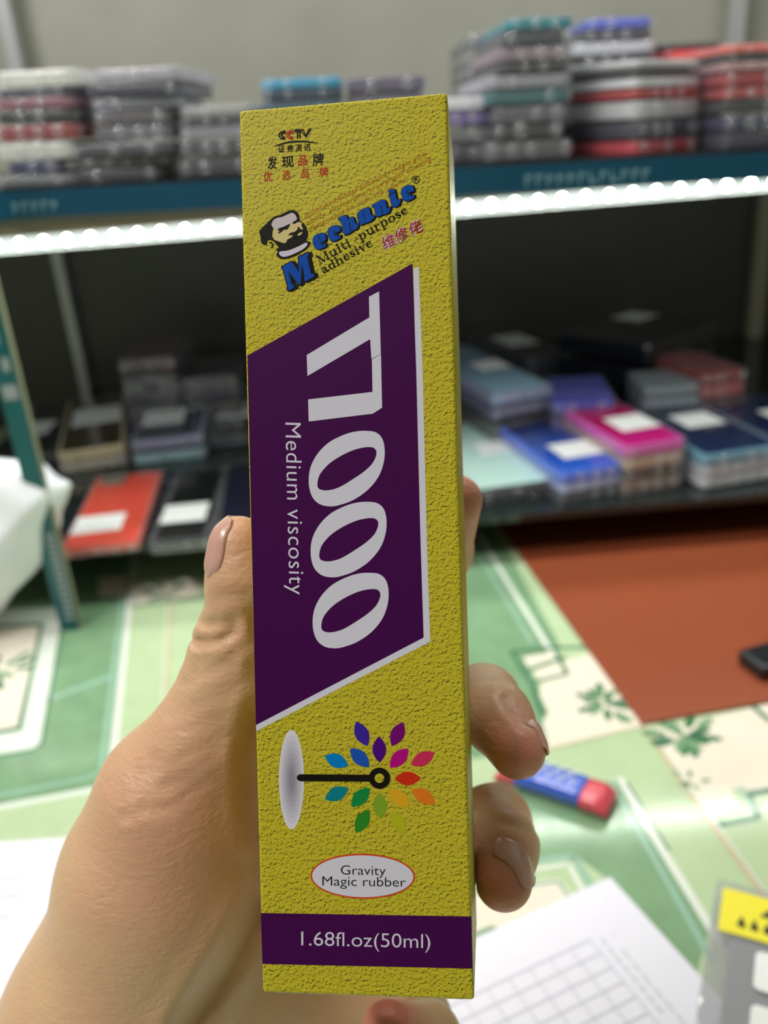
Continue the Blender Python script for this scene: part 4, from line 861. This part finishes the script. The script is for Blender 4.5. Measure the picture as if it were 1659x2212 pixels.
# serif lettering drawn with strokes
K, T, SB = .13, .045, .04
GL = {
 'M': (.95, [([(.14, 0), (.14, .7)], T), ([(.14, .7), (.45, .03)], K), ([(.45, .03), (.76, .7)], T), ([(.78, 0), (.78, .7)], K), ([(.02, .02), (.27, .02)], SB), ([(.63, .02), (.93, .02)], SB), ([(.02, .68), (.2, .68)], SB), ([(.74, .68), (.93, .68)], SB)]),
 'u': (.66, [([(.16, .48), (.16, .12), (.22, .03), (.34, .03), (.47, .12)], K*.85), ([(.5, .48), (.5, .02)], K), ([(.04, .47), (.18, .47)], SB), ([(.38, .47), (.5, .47)], SB), ([(.5, .02), (.63, .02)], SB)]),
 'l': (.34, [([(.17, 0), (.17, .72)], K), ([(.03, .02), (.31, .02)], SB), ([(.04, .7), (.17, .7)], SB)]),
 't': (.42, [([(.18, .62), (.18, .1), (.25, .03), (.34, .05)], K*.8), ([(.03, .46), (.38, .46)], SB*1.3)]),
 'i': (.34, [([(.17, 0), (.17, .47)], K), ([(.03, .02), (.31, .02)], SB), ([(.04, .46), (.17, .46)], SB), ([(.17, .66), (.17, .665)], K*1.1)]),
 '-': (.4, [([(.04, .25), (.36, .25)], T)]), ' ': (.28, []),
 'p': (.64, [([(.16, -.22), (.16, .47)], K), ([(.2, .36), (.32, .47), (.46, .42)], T), ([(.46, .42), (.52, .24), (.46, .07)], K), ([(.46, .07), (.33, 0), (.2, .08)], T), ([(.03, -.2), (.31, -.2)], SB), ([(.03, .46), (.16, .46)], SB)]),
 'r': (.5, [([(.16, 0), (.16, .47)], K), ([(.18, .3), (.28, .44), (.4, .44)], T*1.3), ([(.41, .41), (.42, .4)], K*.9), ([(.03, .02), (.31, .02)], SB), ([(.03, .46), (.16, .46)], SB)]),
 'o': (.6, [([(.14, .1), (.09, .24), (.14, .38)], K), ([(.46, .38), (.51, .24), (.46, .1)], K), ([(.14, .38), (.3, .47), (.46, .38)], T*1.2), ([(.14, .1), (.3, .01), (.46, .1)], T*1.2)]),
 's': (.46, [([(.38, .36), (.32, .45), (.2, .46), (.1, .38)], T*1.4), ([(.1, .38), (.16, .28), (.32, .2), (.38, .12)], K), ([(.38, .12), (.3, .02), (.16, .02), (.07, .12)], T*1.4)]),
 'e': (.54, [([(.14, .4), (.09, .24), (.16, .07)], K), ([(.14, .4), (.28, .47), (.4, .42), (.45, .28)], T*1.6), ([(.09, .27), (.45, .27)], T), ([(.16, .07), (.3, .01), (.46, .1)], T*1.3)]),
 'a': (.58, [([(.1, .36), (.16, .45), (.28, .46), (.38, .38)], T*1.5), ([(.4, .4), (.4, .1), (.46, .03), (.55, .06)], K*.9), ([(.38, .28), (.2, .23), (.12, .12)], T*1.4), ([(.12, .12), (.18, .03), (.3, .04), (.4, .12)], K*.7)]),
 'd': (.64, [([(.48, .7), (.48, .02)], K), ([(.18, .4), (.11, .24), (.18, .07)], K), ([(.18, .4), (.3, .47), (.44, .38)], T), ([(.18, .07), (.3, .01), (.44, .1)], T), ([(.35, .69), (.48, .69)], SB), ([(.48, .02), (.61, .02)], SB)]),
 'h': (.68, [([(.16, 0), (.16, .7)], K), ([(.2, .34), (.34, .46), (.46, .42)], T*1.4), ([(.49, .4), (.5, 0)], K), ([(.03, .02), (.3, .02)], SB), ([(.38, .02), (.65, .02)], SB), ([(.03, .69), (.16, .69)], SB)]),
 'v': (.58, [([(.14, .46), (.3, .03)], K), ([(.3, .03), (.46, .46)], T), ([(.03, .46), (.26, .46)], SB), ([(.36, .46), (.56, .46)], SB)]),
}
ar = Art('purpose_lettering')
def serif(tx, o, u, v):
    W = sum(GL[c][0] for c in tx); O = Vector(o); U = (Vector(u)-O)/W; Vv = Vector(v)/.7; x = 0; sc = (U.length+Vv.length)/2
    for c in tx:
        for pts, w in GL[c][1]: ar.line([tuple(O+U*(x+a)+Vv*b2) for a, b2 in pts], w*sc, BKI, 2)
        x += GL[c][0]
q = ZB([(135, 1325), (1470, 545), (185, 1470), (945, 1035)])
serif('Multi -purpose', q[0], q[1], (-8.2, -16.2)); serif('adhesive', q[2], q[3], (-7.8, -16.0)); ar.build('black serif lettering in two slanted lines')
ar = Art('red_characters')
for ch, cx, cy, s in (('维', 1170, 975, 205), ('修', 1360, 872, 205), ('佬', 1575, 768, 215)):
    c = ZB([(cx, cy)])[0]; s = s/6.9125; d = Vector((.9, -.42)); n = Vector((-.28, -.96)); o = Vector(c)-d*s/2-n*s*.40
    for m, bo, ly in ((LW, .05, 1), (ink((168, 30, 38)), .004, 3)):
        e = bo*s*.5 if ly == 1 else 0; ar.text(ch, tuple(o-d*e), tuple(o+d*(s+e)), tuple(n*s*.86), m, ly, bold=bo, cap=.86)
ar.build('red chinese characters outlined in white')

# ------------------------------------------------------------------ light
def area(name, loc, size, sy, power, target, col=(1, 1, 1)):
    l = bpy.data.lights.new(name, 'AREA'); l.shape = 'RECTANGLE'; l.size = size; l.size_y = sy; l.energy = power; l.color = col
    o = bpy.data.objects.new(name, l); COL.objects.link(o); o.location = loc
    o.rotation_euler = (Vector(target)-Vector(loc)).to_track_quat('-Z', 'Y').to_euler(); return o
area('ceiling_lamp', (0.1, .97, 2.75), 1.3, .12, 17, (.1, .80, 0), (1, .98, .94))
area('ceiling_lamp', (-1.05, -.35, 2.75), .9, .14, 31, (-.1, .2, 1.0), (1, .97, .92))
area('shelf_led_lamp', (0, FY-.004, zt3-.014), 1.7, .008, 1.2, (0, FY+.10, SH), (.93, 1, .95))
area('upper_fill_lamp', (0, FY-.05, Z+.33), 1.7, .012, 2.6, (0, FY+.15, UPZ), (.95, .98, 1))  # unseen strip, added for glints on the bubble wrap and brighter stack tops
w = bpy.data.worlds.new('room_ambient'); S.world = w; w.use_nodes = True; w.node_tree.nodes['Background'].inputs[0].default_value = (.9, .95, 1, 1); w.node_tree.nodes['Background'].inputs[1].default_value = .5

# ------------------------------------------------------------------ camera
cd = bpy.data.cameras.new('camera'); cam = bpy.data.objects.new('camera', cd); COL.objects.link(cam); S.camera = cam
cd.sensor_fit = 'VERTICAL'; cd.sensor_height = 36; cd.sensor_width = 27; cd.lens = 36*FPX/2212; cd.clip_start = .01
cam.matrix_world = Matrix(((Rv.x, Uv.x, -Fv.x, EYE.x), (Rv.y, Uv.y, -Fv.y, EYE.y), (Rv.z, Uv.z, -Fv.z, EYE.z), (0, 0, 0, 1)))
cd.dof.use_dof = True; cd.dof.focus_distance = .186; cd.dof.aperture_fstop = cd.lens/2.7
S.cycles.transparent_max_bounces = 40
S.view_settings.view_transform = 'Standard'; S.view_settings.look = 'None'; S.view_settings.exposure = .1; S.view_settings.gamma = 1; S.view_settings.use_curve_mapping = False
